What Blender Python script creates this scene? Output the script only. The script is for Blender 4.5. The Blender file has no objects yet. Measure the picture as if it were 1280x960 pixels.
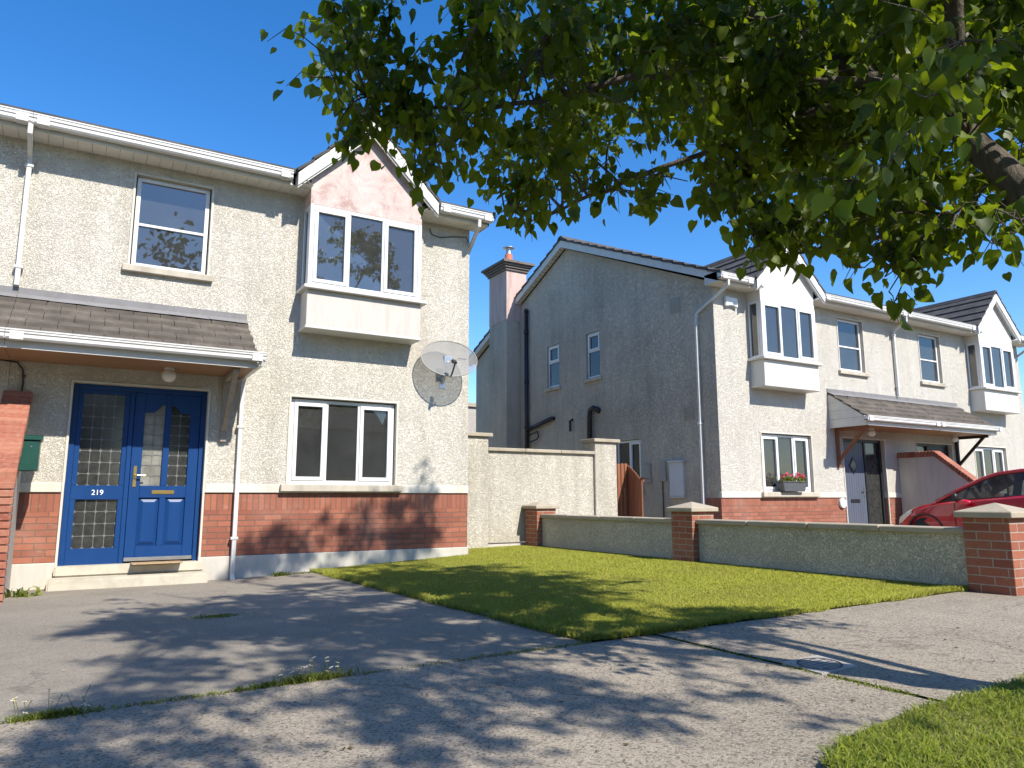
import bpy, bmesh, math, random
import numpy as np
from mathutils import Vector, Matrix
random.seed(7)
R = math.radians
C = bpy.context.scene.collection
ORI = {}

# ------------------------------------------------------------------ builders
def tag(o, label=None, cat=None, group=None, kind=None):
    if label: o['label'] = label
    if cat: o['category'] = cat
    if group: o['group'] = group
    if kind: o['kind'] = kind
    return o

def empty(name, loc, label, cat, group=None):
    o = bpy.data.objects.new(name, None)
    C.objects.link(o)
    o.location = loc
    o.empty_display_size = 0.2
    ORI[o.name] = Vector(loc)
    return tag(o, label, cat, group)

class MB:
    """collects world-space geometry, builds it as ONE mesh object"""
    def __init__(s, T=None):
        s.v = []; s.f = []; s.T = T
    def add(s, pts, faces):
        n = len(s.v)
        for p in pts:
            s.v.append(s.T(*p) if s.T else tuple(p))
        for f in faces:
            s.f.append([i + n for i in f])
        return s
    def box(s, a0, a1, b0, b1, c0, c1):
        p = [(a, b, c) for a in (a0, a1) for b in (b0, b1) for c in (c0, c1)]
        return s.add(p, [(0, 1, 3, 2), (4, 6, 7, 5), (0, 4, 5, 1), (2, 3, 7, 6), (0, 2, 6, 4), (1, 5, 7, 3)])
    def quad(s, *p):
        return s.add(p, [tuple(range(len(p)))])
    def prism(s, pts, vec):
        n = len(pts)
        q = [(p[0] + vec[0], p[1] + vec[1], p[2] + vec[2]) for p in pts]
        fs = [tuple(range(n)), tuple(reversed(range(n, 2 * n)))]
        fs += [(i, (i + 1) % n, n + (i + 1) % n, n + i) for i in range(n)]
        return s.add(list(pts) + q, fs)
    def tube(s, path, r, n=8, sq=None, cap=True):
        path = [Vector(p) for p in path]
        rr = r if isinstance(r, (list, tuple)) else [r] * len(path)
        pts = []; m = len(path)
        up0 = None
        for i, p in enumerate(path):
            t = (path[min(i + 1, m - 1)] - path[max(i - 1, 0)])
            t = t.normalized() if t.length > 1e-9 else Vector((0, 0, 1))
            ref = Vector((0, 0, 1)) if abs(t.z) < .9 else Vector((1, 0, 0))
            if up0 is not None and abs(up0.dot(t)) < .95: ref = up0
            a = t.cross(ref).normalized(); b = t.cross(a).normalized(); up0 = -b if False else ref
            for k in range(n):
                th = 2 * math.pi * (k + .5) / n
                x, y = math.cos(th) * rr[i], math.sin(th) * rr[i]
                pts.append(tuple(p + a * x + b * y))
        fs = []
        for i in range(m - 1):
            for k in range(n):
                fs.append((i * n + k, i * n + (k + 1) % n, (i + 1) * n + (k + 1) % n, (i + 1) * n + k))
        if cap:
            fs.append(tuple(range(n))); fs.append(tuple((m - 1) * n + k for k in reversed(range(n))))
        return s.add(pts, fs)
    def lathe(s, c, prof, n=20, axis='z'):
        pts = []
        for (r, h) in prof:
            for k in range(n):
                th = 2 * math.pi * k / n
                x, y = r * math.cos(th), r * math.sin(th)
                if axis == 'z': pts.append((c[0] + x, c[1] + y, c[2] + h))
                elif axis == 'x': pts.append((c[0] + h, c[1] + x, c[2] + y))
                else: pts.append((c[0] + x, c[1] + h, c[2] + y))
        m = len(prof)
        fs = [(i * n + k, i * n + (k + 1) % n, (i + 1) * n + (k + 1) % n, (i + 1) * n + k) for i in range(m - 1) for k in range(n)]
        fs.append(tuple(range(n))); fs.append(tuple((m - 1) * n + k for k in reversed(range(n))))
        return s.add(pts, fs)
    def build(s, name, m, parent=None, smooth=False, bevel=0, origin=None, seg=1, recalc=True):
        me = bpy.data.meshes.new(name)
        o = bpy.data.objects.new(name, me)
        C.objects.link(o)
        if parent is not None:
            og = ORI[parent.name]; o.parent = parent
        elif origin is not None:
            og = Vector(origin); o.location = og
        else:
            og = Vector((0, 0, 0))
        ORI[o.name] = Vector(og)
        me.from_pydata([(p[0] - og[0], p[1] - og[1], p[2] - og[2]) for p in s.v], [], s.f)
        me.materials.append(m)
        if recalc or bevel:
            bm = bmesh.new(); bm.from_mesh(me)
            if recalc: bmesh.ops.recalc_face_normals(bm, faces=bm.faces)
            if bevel:
                es = [e for e in bm.edges if len(e.link_faces) == 2 and e.calc_face_angle(0) > .5]
                bmesh.ops.bevel(bm, geom=es, offset=bevel, segments=seg, affect='EDGES', clamp_overlap=True)
            bm.to_mesh(me); bm.free()
        if smooth:
            for p in me.polygons: p.use_smooth = True
        return o

# ------------------------------------------------------------------ materials
def newmat(name):
    m = bpy.data.materials.new(name); m.use_nodes = True
    nt = m.node_tree
    b = nt.nodes['Principled BSDF']
    return m, nt, b
def nd(nt, typ, **kw):
    n = nt.nodes.new(typ)
    for k, v in kw.items():
        if k in n.inputs.keys() if False else False: pass
        setattr(n, k, v)
    return n
def ramp(nt, fac, stops):
    r = nt.nodes.new('ShaderNodeValToRGB')
    el = r.color_ramp.elements
    while len(el) > 1: el.remove(el[-1])
    for i, (p, c) in enumerate(stops):
        e = el[0] if i == 0 else el.new(p)
        e.position = p; e.color = (*c, 1) if len(c) == 3 else c
    nt.links.new(fac, r.inputs[0])
    return r.outputs[0]
def noise(nt, vec, scale, detail=4, rough=.55, dist=0):
    n = nt.nodes.new('ShaderNodeTexNoise')
    n.inputs['Scale'].default_value = scale; n.inputs['Detail'].default_value = detail
    n.inputs['Roughness'].default_value = rough; n.inputs['Distortion'].default_value = dist
    nt.links.new(vec, n.inputs['Vector'])
    return n.outputs['Fac']
def mixc(nt, fac, a, b, typ='MIX'):
    m = nt.nodes.new('ShaderNodeMix'); m.data_type = 'RGBA'; m.blend_type = typ
    for sock, val in ((m.inputs[0], fac), (m.inputs[6], a), (m.inputs[7], b)):
        if hasattr(val, 'is_linked'): nt.links.new(val, sock)
        else: sock.default_value = val if not isinstance(val, tuple) else ((*val, 1) if len(val) == 3 else val)
    return m.outputs[2]
def math_(nt, op, a, b=None, clamp=False):
    m = nt.nodes.new('ShaderNodeMath'); m.operation = op; m.use_clamp = clamp
    for i, val in enumerate((a, b)):
        if val is None: continue
        if hasattr(val, 'is_linked'): nt.links.new(val, m.inputs[i])
        else: m.inputs[i].default_value = val
    return m.outputs[0]
def bump(nt, b, h, strength=.5, dist=.01):
    n = nt.nodes.new('ShaderNodeBump')
    n.inputs['Strength'].default_value = strength; n.inputs['Distance'].default_value = dist
    nt.links.new(h, n.inputs['Height']); nt.links.new(n.outputs[0], b.inputs['Normal'])
def objvec(nt):
    return nt.nodes.new('ShaderNodeTexCoord').outputs['Object']
def geovec(nt):
    return nt.nodes.new('ShaderNodeNewGeometry').outputs['Position']
def maprange(nt, v, a, b, c=0., d=1.):
    n = nt.nodes.new('ShaderNodeMapRange')
    n.inputs[1].default_value = a; n.inputs[2].default_value = b; n.inputs[3].default_value = c; n.inputs[4].default_value = d
    nt.links.new(v, n.inputs[0]); return n.outputs[0]
def scalevec(nt, vec, sc):
    m = nt.nodes.new('ShaderNodeMapping'); m.inputs['Scale'].default_value = sc
    nt.links.new(vec, m.inputs['Vector']); return m.outputs[0]

def plain(name, col, rough=.5, metal=0., spec=.5, vary=.12, vscale=6, bumpk=0, coat=0):
    m, nt, b = newmat(name)
    v = geovec(nt)
    f = noise(nt, v, vscale, 5)
    d = tuple(c * (1 - vary) for c in col); l = tuple(min(1, c * (1 + vary)) for c in col)
    nt.links.new(ramp(nt, f, [(.3, d), (.7, l)]), b.inputs['Base Color'])
    b.inputs['Roughness'].default_value = rough; b.inputs['Metallic'].default_value = metal
    b.inputs['Specular IOR Level'].default_value = spec
    if coat: b.inputs['Coat Weight'].default_value = coat; b.inputs['Coat Roughness'].default_value = .03
    if bumpk: bump(nt, b, noise(nt, v, 60, 4), bumpk, .004)
    return m

def roughcast(name, col, dirt=(.25, .23, .18), dirt_amt=.35, streak=.5, k=1.0, dsc=1.2, crevice_shade=.16):
    """wet-dash render: lumps of thrown aggregate, worm-like hollows, weather staining"""
    m, nt, b = newmat(name)
    v = geovec(nt)
    n1 = noise(nt, v, 34, 2, .5, 1.6)
    n2 = noise(nt, v, 75, 3, .6, .8)
    vo = nt.nodes.new('ShaderNodeTexVoronoi'); vo.feature = 'SMOOTH_F1'; vo.inputs['Scale'].default_value = 55
    nt.links.new(v, vo.inputs['Vector'])
    ridge = math_(nt, 'ABSOLUTE', math_(nt, 'SUBTRACT', n1, .5))
    ridge = maprange(nt, ridge, 0., .07)
    h = math_(nt, 'ADD', math_(nt, 'MULTIPLY', ridge, .55), math_(nt, 'MULTIPLY', n2, .5))
    h = math_(nt, 'SUBTRACT', h, math_(nt, 'MULTIPLY', vo.outputs['Distance'], .5))
    bump(nt, b, h, .8 * k, .022)
    st = noise(nt, scalevec(nt, v, (5.0, 5.0, .45)), 1.0, 6, .68)
    big = noise(nt, v, dsc, 5, .62)
    a = maprange(nt, math_(nt, 'ADD', math_(nt, 'MULTIPLY', big, 1 - streak), math_(nt, 'MULTIPLY', st, streak)), .42, .68)
    a = math_(nt, 'MULTIPLY', a, dirt_amt)
    c0 = mixc(nt, a, col, dirt)
    specks = noise(nt, v, 55, 2, .5, 1.0)
    sp = maprange(nt, specks, .60, .70)
    c1 = mixc(nt, math_(nt, 'MULTIPLY', sp, .45), c0, tuple(x * .35 for x in col))
    c1 = mixc(nt, math_(nt, 'MULTIPLY', math_(nt, 'SUBTRACT', 1., ridge), crevice_shade), c1, tuple(x * .45 for x in col))  # hollows darkened in the colour, painted relief shade where the bump shows little
    nt.links.new(c1, b.inputs['Base Color'])
    b.inputs['Roughness'].default_value = .93; b.inputs['Specular IOR Level'].default_value = .2
    return m

def facade_uv(nt, swap=False, off=(0, 0)):
    g = nt.nodes.new('ShaderNodeNewGeometry')
    s = nt.nodes.new('ShaderNodeSeparateXYZ'); nt.links.new(g.outputs['Position'], s.inputs[0])
    n = nt.nodes.new('ShaderNodeSeparateXYZ'); nt.links.new(g.outputs['True Normal'], n.inputs[0])
    isx = math_(nt, 'GREATER_THAN', math_(nt, 'ABSOLUTE', n.outputs[0]), .6)
    isz = math_(nt, 'GREATER_THAN', math_(nt, 'ABSOLUTE', n.outputs[2]), .8)
    m1 = nt.nodes.new('ShaderNodeMix'); nt.links.new(isx, m1.inputs[0]); nt.links.new(s.outputs[0], m1.inputs[2]); nt.links.new(s.outputs[1], m1.inputs[3])
    m2 = nt.nodes.new('ShaderNodeMix'); nt.links.new(isz, m2.inputs[0]); nt.links.new(s.outputs[2], m2.inputs[2]); nt.links.new(s.outputs[1], m2.inputs[3])
    c = nt.nodes.new('ShaderNodeCombineXYZ')
    a = math_(nt, 'ADD', m1.outputs[0], off[0]); bb = math_(nt, 'ADD', m2.outputs[0], off[1])
    nt.links.new(bb if swap else a, c.inputs[0]); nt.links.new(a if swap else bb, c.inputs[1])
    return c.outputs[0], g.outputs['Position']

def brick(name, c1, c2, mortar, off=(0, 0), swap=False, row=.0725, length=.225, msize=.006):
    m, nt, b = newmat(name)
    uv, pos = facade_uv(nt, swap, off)
    t = nt.nodes.new('ShaderNodeTexBrick')
    t.inputs['Scale'].default_value = 1; t.inputs['Brick Width'].default_value = length; t.inputs['Row Height'].default_value = row
    t.inputs['Mortar Size'].default_value = msize; t.inputs['Mortar Smooth'].default_value = .25; t.inputs['Bias'].default_value = -.1
    t.offset = 0 if swap else .5
    t.inputs['Color1'].default_value = (*c1, 1); t.inputs['Color2'].default_value = (*c2, 1); t.inputs['Mortar'].default_value = (*mortar, 1)
    wob = nt.nodes.new('ShaderNodeVectorMath'); wob.operation = 'ADD'
    nn = nt.nodes.new('ShaderNodeTexNoise'); nn.inputs['Scale'].default_value = 9; nt.links.new(pos, nn.inputs['Vector'])
    sc = nt.nodes.new('ShaderNodeVectorMath'); sc.operation = 'SCALE'; sc.inputs['Scale'].default_value = .006
    nt.links.new(nn.outputs['Color'], sc.inputs[0]); nt.links.new(uv, wob.inputs[0]); nt.links.new(sc.outputs[0], wob.inputs[1])
    nt.links.new(wob.outputs[0], t.inputs['Vector'])
    f = noise(nt, pos, 28, 5, .65)
    col = mixc(nt, math_(nt, 'MULTIPLY', maprange(nt, f, .35, .75), .35), t.outputs['Color'], (c1[0] * .55, c1[1] * .6, c1[2] * .7))
    f2 = noise(nt, pos, 1.7, 4, .6)
    col = mixc(nt, math_(nt, 'MULTIPLY', maprange(nt, f2, .5, .75), .25), col, (.42, .3, .24))
    ef = maprange(nt, noise(nt, scalevec(nt, pos, (1, 1, 2.2)), 4.5, 5, .7), .60, .74)
    col = mixc(nt, math_(nt, 'MULTIPLY', ef, .22), col, (.52, .42, .36))
    nt.links.new(col, b.inputs['Base Color'])
    b.inputs['Roughness'].default_value = .85; b.inputs['Specular IOR Level'].default_value = .25
    h = math_(nt, 'ADD', math_(nt, 'MULTIPLY', t.outputs['Fac'], -1.), math_(nt, 'MULTIPLY', noise(nt, pos, 90, 3), .35))
    bump(nt, b, h, .8, .007)
    return m

def glass(name, tint=.5, ior=1.75, rough=.015):
    m = bpy.data.materials.new(name); m.use_nodes = True; nt = m.node_tree
    nt.nodes.remove(nt.nodes['Principled BSDF'])
    out = nt.nodes['Material Output']
    tr = nt.nodes.new('ShaderNodeBsdfTransparent'); tr.inputs[0].default_value = (tint * .95, tint, tint * .97, 1)
    gl = nt.nodes.new('ShaderNodeBsdfGlossy'); gl.inputs['Roughness'].default_value = rough
    fr = nt.nodes.new('ShaderNodeFresnel'); fr.inputs[0].default_value = ior
    v = geovec(nt)
    bp = nt.nodes.new('ShaderNodeBump'); bp.inputs['Strength'].default_value = .05; bp.inputs['Distance'].default_value = .02
    nt.links.new(noise(nt, v, 1.6, 1), bp.inputs['Height']); nt.links.new(bp.outputs[0], gl.inputs['Normal'])
    mx = nt.nodes.new('ShaderNodeMixShader')
    nt.links.new(fr.outputs[0], mx.inputs[0]); nt.links.new(tr.outputs[0], mx.inputs[1]); nt.links.new(gl.outputs[0], mx.inputs[2])
    df = nt.nodes.new('ShaderNodeBsdfDiffuse'); df.inputs[0].default_value = (.55, .55, .52, 1)
    haze = maprange(nt, noise(nt, v, 2.2, 6, .7), .2, .9, .035, .085)  # pale haze painted over the panes to brighten them in place of reflections
    m2 = nt.nodes.new('ShaderNodeMixShader')
    nt.links.new(haze, m2.inputs[0]); nt.links.new(mx.outputs[0], m2.inputs[1]); nt.links.new(df.outputs[0], m2.inputs[2])
    nt.links.new(m2.outputs[0], out.inputs[0])
    return m

def tiles(name, col=(.085, .08, .078), row=.33):
    m, nt, b = newmat(name)
    v = geovec(nt)
    f = noise(nt, v, 3.5, 6, .65); f2 = noise(nt, v, 26, 5, .7)
    s = nt.nodes.new('ShaderNodeSeparateXYZ'); nt.links.new(v, s.inputs[0])
    c = ramp(nt, f, [(.3, tuple(x * .65 for x in col)), (.55, col), (.8, tuple(x * 1.7 for x in col))])
    li = maprange(nt, f2, .62, .72)
    c = mixc(nt, math_(nt, 'MULTIPLY', li, .5), c, (.26, .25, .2))
    nt.links.new(c, b.inputs['Base Color'])
    b.inputs['Roughness'].default_value = .85; b.inputs['Specular IOR Level'].default_value = .25
    bump(nt, b, noise(nt, v, 70, 5, .7), .5, .006)
    return m

def weathered(name, col, stain, amt=.5, rough=.6, sx=(2.5, 2.5, .5), lo=.45, hi=.7, bumpk=.15, fine=40, bdist=.005):
    m, nt, b = newmat(name)
    v = geovec(nt)
    f = noise(nt, scalevec(nt, v, sx), 2.0, 6, .65)
    c = mixc(nt, math_(nt, 'MULTIPLY', maprange(nt, f, lo, hi), amt), col, stain)
    f2 = noise(nt, v, fine, 5, .7)
    c = mixc(nt, math_(nt, 'MULTIPLY', maprange(nt, f2, .55, .75), .3), c, tuple(x * .6 for x in col))
    nt.links.new(c, b.inputs['Base Color'])
    b.inputs['Roughness'].default_value = rough; b.inputs['Specular IOR Level'].default_value = .3
    if bumpk: bump(nt, b, f2 if bdist < .01 else noise(nt, scalevec(nt, v, (1, 1, .28)), fine, 6, .65, .5), bumpk, bdist)
    return m

def ground_mat(name, base, dark, light, speck=.5, sc=1.0, bumpk=.5):
    m, nt, b = newmat(name)
    v = geovec(nt)
    big = noise(nt, v, .9, 6, .65)
    mid = noise(nt, v, 7, 5, .65)
    fine = noise(nt, v, 95 * sc, 3, .6, .6)
    worm = noise(nt, v, 48 * sc, 2, .5, 2.2)
    vo = nt.nodes.new('ShaderNodeTexVoronoi'); vo.inputs['Scale'].default_value = 80 * sc; vo.inputs['Randomness'].default_value = 1
    nt.links.new(v, vo.inputs['Vector'])
    c = ramp(nt, big, [(.3, tuple(x * .82 for x in base)), (.7, tuple(min(1, x * 1.15) for x in base))])
    c = mixc(nt, math_(nt, 'MULTIPLY', maprange(nt, mid, .5, .75), .22), c, tuple(x * .7 for x in base))
    sp = nt.nodes.new('ShaderNodeSeparateColor'); nt.links.new(vo.outputs['Color'], sp.inputs[0])
    lt = math_(nt, 'GREATER_THAN', sp.outputs[0], .72)
    dk = math_(nt, 'LESS_THAN', sp.outputs[0], .2)
    c = mixc(nt, math_(nt, 'MULTIPLY', lt, speck * .6), c, light)
    c = mixc(nt, math_(nt, 'MULTIPLY', dk, speck), c, dark)
    wr = maprange(nt, math_(nt, 'ABSOLUTE', math_(nt, 'SUBTRACT', worm, .5)), 0., .035)
    c = mixc(nt, math_(nt, 'MULTIPLY', math_(nt, 'SUBTRACT', 1., wr), speck * .55), c, dark)
    hole = maprange(nt, noise(nt, v, 33 * sc, 2, .5, .5), .69, .74)
    c = mixc(nt, math_(nt, 'MULTIPLY', hole, .8), c, tuple(x * .5 for x in dark))
    pt_ = maprange(nt, noise(nt, v, 1.7, 3, .5, .4), .56, .62)
    c = mixc(nt, math_(nt, 'MULTIPLY', pt_, .16), c, tuple(x * .62 for x in base))
    ck = nt.nodes.new('ShaderNodeTexVoronoi'); ck.feature = 'DISTANCE_TO_EDGE'; ck.inputs['Scale'].default_value = .55
    wv = nt.nodes.new('ShaderNodeVectorMath'); wv.operation = 'ADD'; wn = nt.nodes.new('ShaderNodeTexNoise'); wn.inputs['Scale'].default_value = 3.5; wn.inputs['Detail'].default_value = 5
    ws = nt.nodes.new('ShaderNodeVectorMath'); ws.operation = 'SCALE'; ws.inputs['Scale'].default_value = .35
    nt.links.new(v, wn.inputs['Vector']); nt.links.new(wn.outputs['Color'], ws.inputs[0]); nt.links.new(v, wv.inputs[0]); nt.links.new(ws.outputs[0], wv.inputs[1]); nt.links.new(wv.outputs[0], ck.inputs['Vector'])
    ckf = math_(nt, 'MULTIPLY', math_(nt, 'LESS_THAN', ck.outputs['Distance'], .0045), maprange(nt, noise(nt, v, .8, 2), .5, .55))
    c = mixc(nt, math_(nt, 'MULTIPLY', ckf, .32), c, tuple(x * .6 for x in dark))
    nt.links.new(c, b.inputs['Base Color'])
    b.inputs['Roughness'].default_value = .9; b.inputs['Specular IOR Level'].default_value = .2
    h = math_(nt, 'ADD', math_(nt, 'MULTIPLY', fine, .7), math_(nt, 'MULTIPLY', wr, .35))
    h = math_(nt, 'SUBTRACT', h, math_(nt, 'MULTIPLY', hole, .8))
    bump(nt, b, h, bumpk, .012)
    return m

def leafy(name, dark, mid, light, trans, tfac=.45, rough=.45, spec=.4, big=None, upn=0.):
    m = bpy.data.materials.new(name); m.use_nodes = True; nt = m.node_tree
    b = nt.nodes['Principled BSDF']; out = nt.nodes['Material Output']
    g = nt.nodes.new('ShaderNodeNewGeometry')
    c = ramp(nt, g.outputs['Random Per Island'], [(0, dark), (.55, mid), (1, light)])
    if big:
        f = noise(nt, g.outputs['Position'], big[0], 4, .6)
        c = mixc(nt, math_(nt, 'MULTIPLY', maprange(nt, f, .42, .68), big[2]), c, big[1])
    nt.links.new(c, b.inputs['Base Color'])
    b.inputs['Roughness'].default_value = rough; b.inputs['Specular IOR Level'].default_value = spec
    tr = nt.nodes.new('ShaderNodeBsdfTranslucent')
    if upn:   # mown turf scatters light like a soft upward-facing pile
        mv = nt.nodes.new('ShaderNodeMix'); mv.data_type = 'VECTOR'; mv.inputs[0].default_value = upn; mv.inputs[5].default_value = (0, 0, 1)
        nt.links.new(g.outputs['Normal'], mv.inputs[4])
        nz = nt.nodes.new('ShaderNodeVectorMath'); nz.operation = 'NORMALIZE'; nt.links.new(mv.outputs[1], nz.inputs[0]); nt.links.new(nz.outputs[0], b.inputs['Normal'])
    tc = mixc(nt, .75, c, trans)
    nt.links.new(tc, tr.inputs[0])
    mx = nt.nodes.new('ShaderNodeMixShader'); mx.inputs[0].default_value = tfac
    nt.links.new(b.outputs[0], mx.inputs[1]); nt.links.new(tr.outputs[0], mx.inputs[2]); nt.links.new(mx.outputs[0], out.inputs[0])
    return m

M = dict(
    cream=roughcast('cream_roughcast', (.735, .69, .60), (.47, .42, .34), .55, .6),
    white=roughcast('pale_roughcast', (.70, .665, .59), (.50, .455, .375), .5, .55),
    grey=roughcast('grey_roughcast', (.80, .71, .565), (.34, .30, .24), .6, .4, 1.2, .8, crevice_shade=.42),
    gardenwall=roughcast('stained_roughcast', (.74, .685, .56), (.38, .355, .285), .5, .3, 1.05, 1.0, crevice_shade=.42),
    sidewall=roughcast('sidewall_roughcast', (.68, .63, .53), (.30, .26, .19), .55, .6, 1.0, 1.0),
    brick=brick('red_brick', (.355, .13, .08), (.235, .082, .054), (.15, .105, .075), off=(0.05, .70)),
    soldier=brick('soldier_brick', (.355, .13, .08), (.245, .086, .056), (.15, .105, .075), off=(.02, .14), swap=True, length=.22, row=.0725),
    pierbrick=brick('pier_brick', (.34, .12, .07), (.25, .084, .052), (.38, .32, .26), off=(.03, .785)),
    coping_brick=brick('coping_brick', (.42, .14, .08), (.33, .10, .06), (.34, .25, .19), off=(.1, .0)),
    band=weathered('plaster_band', (.60, .565, .495), (.42, .38, .30), .5, .85),
    plinth=weathered('concrete_plinth', (.52, .49, .43), (.36, .34, .30), .6, .9, fine=60, bumpk=.3),
    capdark=weathered('sooty_cap', (.17, .145, .125), (.09, .08, .07), .7, .9, sx=(3, 3, 3), bumpk=.3),
    stack=weathered('stained_stack', (.54, .41, .365), (.32, .22, .195), .7, .8, sx=(4, 4, .6)),
    sill=weathered('stone_sill', (.48, .43, .35), (.26, .23, .18), .7, .85, bumpk=.3),
    coping=weathered('concrete_coping', (.38, .33, .25), (.25, .22, .17), .7, .9, fine=55, bumpk=.4, sx=(2, 2, 2)),
    upvc=plain('white_upvc', (.68, .68, .67), .28, vary=.03),
    fascia=weathered('white_fascia', (.58, .57, .535), (.46, .43, .37), .55, .45, sx=(1.2, 3, 3), bumpk=.05),
    gutter=weathered('gutter_plastic', (.63, .62, .60), (.42, .40, .36), .5, .35, sx=(.8, 3, 3), bumpk=.05),
    soffit=weathered('soffit_board', (.72, .69, .62), (.5, .46, .38), .4, .5, bumpk=.05),
    pink=None,
    bayboard=weathered('bay_board', (.53, .49, .445), (.48, .38, .345), .6, .55, sx=(5, 5, .8), bumpk=.08),
    baywhite=weathered('bay_board_white', (.60, .58, .535), (.6, .57, .5), .3, .55, sx=(6, 6, .8), bumpk=.05),
    tile=tiles('roof_tile'),
    tile_brown=tiles('canopy_tile', (.115, .098, .082)),
    lead=weathered('lead_flashing', (.21, .205, .21), (.16, .15, .14), .7, .6, sx=(3, 3, 3)),
    timber=weathered('soffit_timber', (.36, .20, .105), (.22, .12, .06), .6, .6, sx=(.6, 7, 7)),
    timber_grey=weathered('bare_timber', (.36, .31, .25), (.20, .17, .13), .6, .75, sx=(7, 7, .8)),
    timber_brown=weathered('stained_timber', (.22, .085, .045), (.13, .05, .03), .6, .6, sx=(7, 7, .8)),
    timber_dark=weathered('dark_timber', (.03, .022, .018), (.02, .015, .012), .5, .6),
    blue=weathered('blue_gloss_paint', (.006, .042, .155), (.012, .06, .20), .4, .38, bumpk=.06, fine=25),
    greydoor=weathered('slate_paint', (.10, .115, .15), (.07, .08, .11), .4, .4, bumpk=.04),
    darkdoor=weathered('charcoal_paint', (.025, .027, .03), (.018, .018, .02), .4, .4),
    glass=glass('window_glass', .62, 2.3),
    glass_dark=glass('dark_window_glass', .55, 1.75),
    leaded_glass=plain('leaded_pane_glass', (.035, .036, .034), .12, spec=.6, vary=.35, vscale=14),
    leaded_frost=plain('frosted_pane_glass', (.20, .195, .17), .18, spec=.6, vary=.4, vscale=7),
    cames=plain('lead_cames', (.16, .16, .155), .5, metal=.3),
    room=plain('room_plaster', (.36, .34, .27), .9, spec=.1),
    room_light=plain('pale_room_plaster', (.42, .44, .44), .9, spec=.1),
    curtain=plain('curtain_cloth', (.62, .61, .55), .9, vary=.2, vscale=3),
    blind=plain('blind_cloth', (.66, .70, .68), .9, vary=.05),
    brass=plain('brass', (.62, .44, .16), .3, metal=.9, vary=.1),
    steel=plain('brushed_steel', (.5, .5, .5), .35, metal=.9),
    globe=plain('opal_globe', (.72, .69, .62), .25, vary=.04),
    black=plain('black_plastic', (.018, .018, .02), .4, vary=.2),
    cable=plain('black_cable', (.03, .028, .025), .6),
    green=plain('green_enamel', (.010, .062, .046), .35, vary=.15),
    mat=plain('coir_mat', (.36, .25, .14), .95, vary=.25, vscale=30, bumpk=.6),
    step=weathered('worn_step', (.50, .46, .37), (.33, .30, .24), .6, .9, fine=35, bumpk=.4, sx=(3, 3, 3)),
    terracotta=plain('terracotta', (.42, .12, .06), .7),
    gate=weathered('gate_timber', (.25, .10, .05), (.16, .06, .03), .6, .65, sx=(8, 8, .6), bumpk=.2),
    meter=plain('meter_box_plastic', (.56, .57, .58), .5, vary=.04),
    vent=weathered('vent_grey', (.36, .34, .30), (.22, .21, .18), .5, .8),
    red=plain('red_car_paint', (.42, .006, .022), .22, vary=.03, coat=1.0),
    redlens=plain('red_mirror_cap', (.75, .02, .05), .15, vary=.02, coat=1.0),
    carglass=glass('car_glass', .34, 1.55),
    carblack=plain('car_trim', (.012, .012, .013), .4),
    rubber=plain('tyre_rubber', (.02, .02, .02), .85),
    alloy=plain('alloy_rim', (.55, .55, .56), .3, metal=.9),
    lens=plain('headlight_lens', (.62, .60, .52), .12, vary=.1, spec=.7),
    seat=plain('seat_cloth', (.04, .04, .045), .9),
    planter=plain('slate_planter', (.085, .088, .095), .55),
    manhole=weathered('cast_cover', (.38, .355, .33), (.26, .24, .22), .6, .7, sx=(6, 6, 6), fine=70, bumpk=.4),
    ironblack=plain('cover_groove', (.03, .028, .026), .8),
    daisy=plain('daisy_petal', (.82, .82, .80), .7, vary=.02),
    daisyeye=plain('daisy_centre', (.55, .38, .03), .8),
    bark=weathered('tree_bark', (.125, .105, .082), (.055, .048, .038), .7, .9, sx=(6, 6, 2.2), bumpk=1.0, fine=34, bdist=.03),
    soil=weathered('lawn_soil', (.16, .16, .04), (.09, .085, .03), .6, .95, sx=(4, 4, 4)),
    drive=ground_mat('driveway_tarmac', (.285, .25, .20), (.11, .10, .085), (.42, .39, .34), .40, 1.6, .5),
    path=ground_mat('footpath_concrete', (.37, .315, .245), (.10, .088, .075), (.52, .47, .40), .60, 1.4, .7),
    roadm=ground_mat('road_asphalt', (.07, .07, .068), (.03, .03, .03), (.16, .15, .14), .4, 1.0, .5),
    kerb=weathered('kerb_concrete', (.36, .35, .32), (.24, .23, .2), .5, .9, sx=(3, 3, 3)),
    earth=weathered('far_ground', (.10, .11, .05), (.07, .07, .035), .6, .95, sx=(.3, .3, .3)),
    farwall=plain('far_render', (.36, .33, .29), .9),
    grass=leafy('lawn_blades', (.27, .30, .03), (.40, .42, .055), (.54, .52, .14), (.50, .54, .06), .30, .7, .1, big=(1.6, (.30, .27, .07), .5), upn=.72),
    grass2=leafy('verge_blades', (.10, .15, .014), (.20, .255, .022), (.34, .36, .055), (.36, .43, .04), .36, .55, .3, big=(3.0, (.16, .17, .03), .35), upn=.5),
    weedleaf=leafy('weed_blades', (.07, .10, .015), (.14, .18, .025), (.26, .27, .05), (.28, .32, .04), .34, .6, .25),
    leaf=leafy('lime_leaves', (.016, .038, .004), (.042, .082, .006), (.15, .20, .013), (.32, .41, .012), .45, .45, .28),
    treebg=leafy('far_tree_leaves', (.02, .04, .008), (.035, .06, .012), (.06, .09, .018), (.10, .14, .02), .25, .6, .2),
    petal=plain('geranium_petal', (.55, .06, .10), .7, vary=.25, vscale=30),
)
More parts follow.
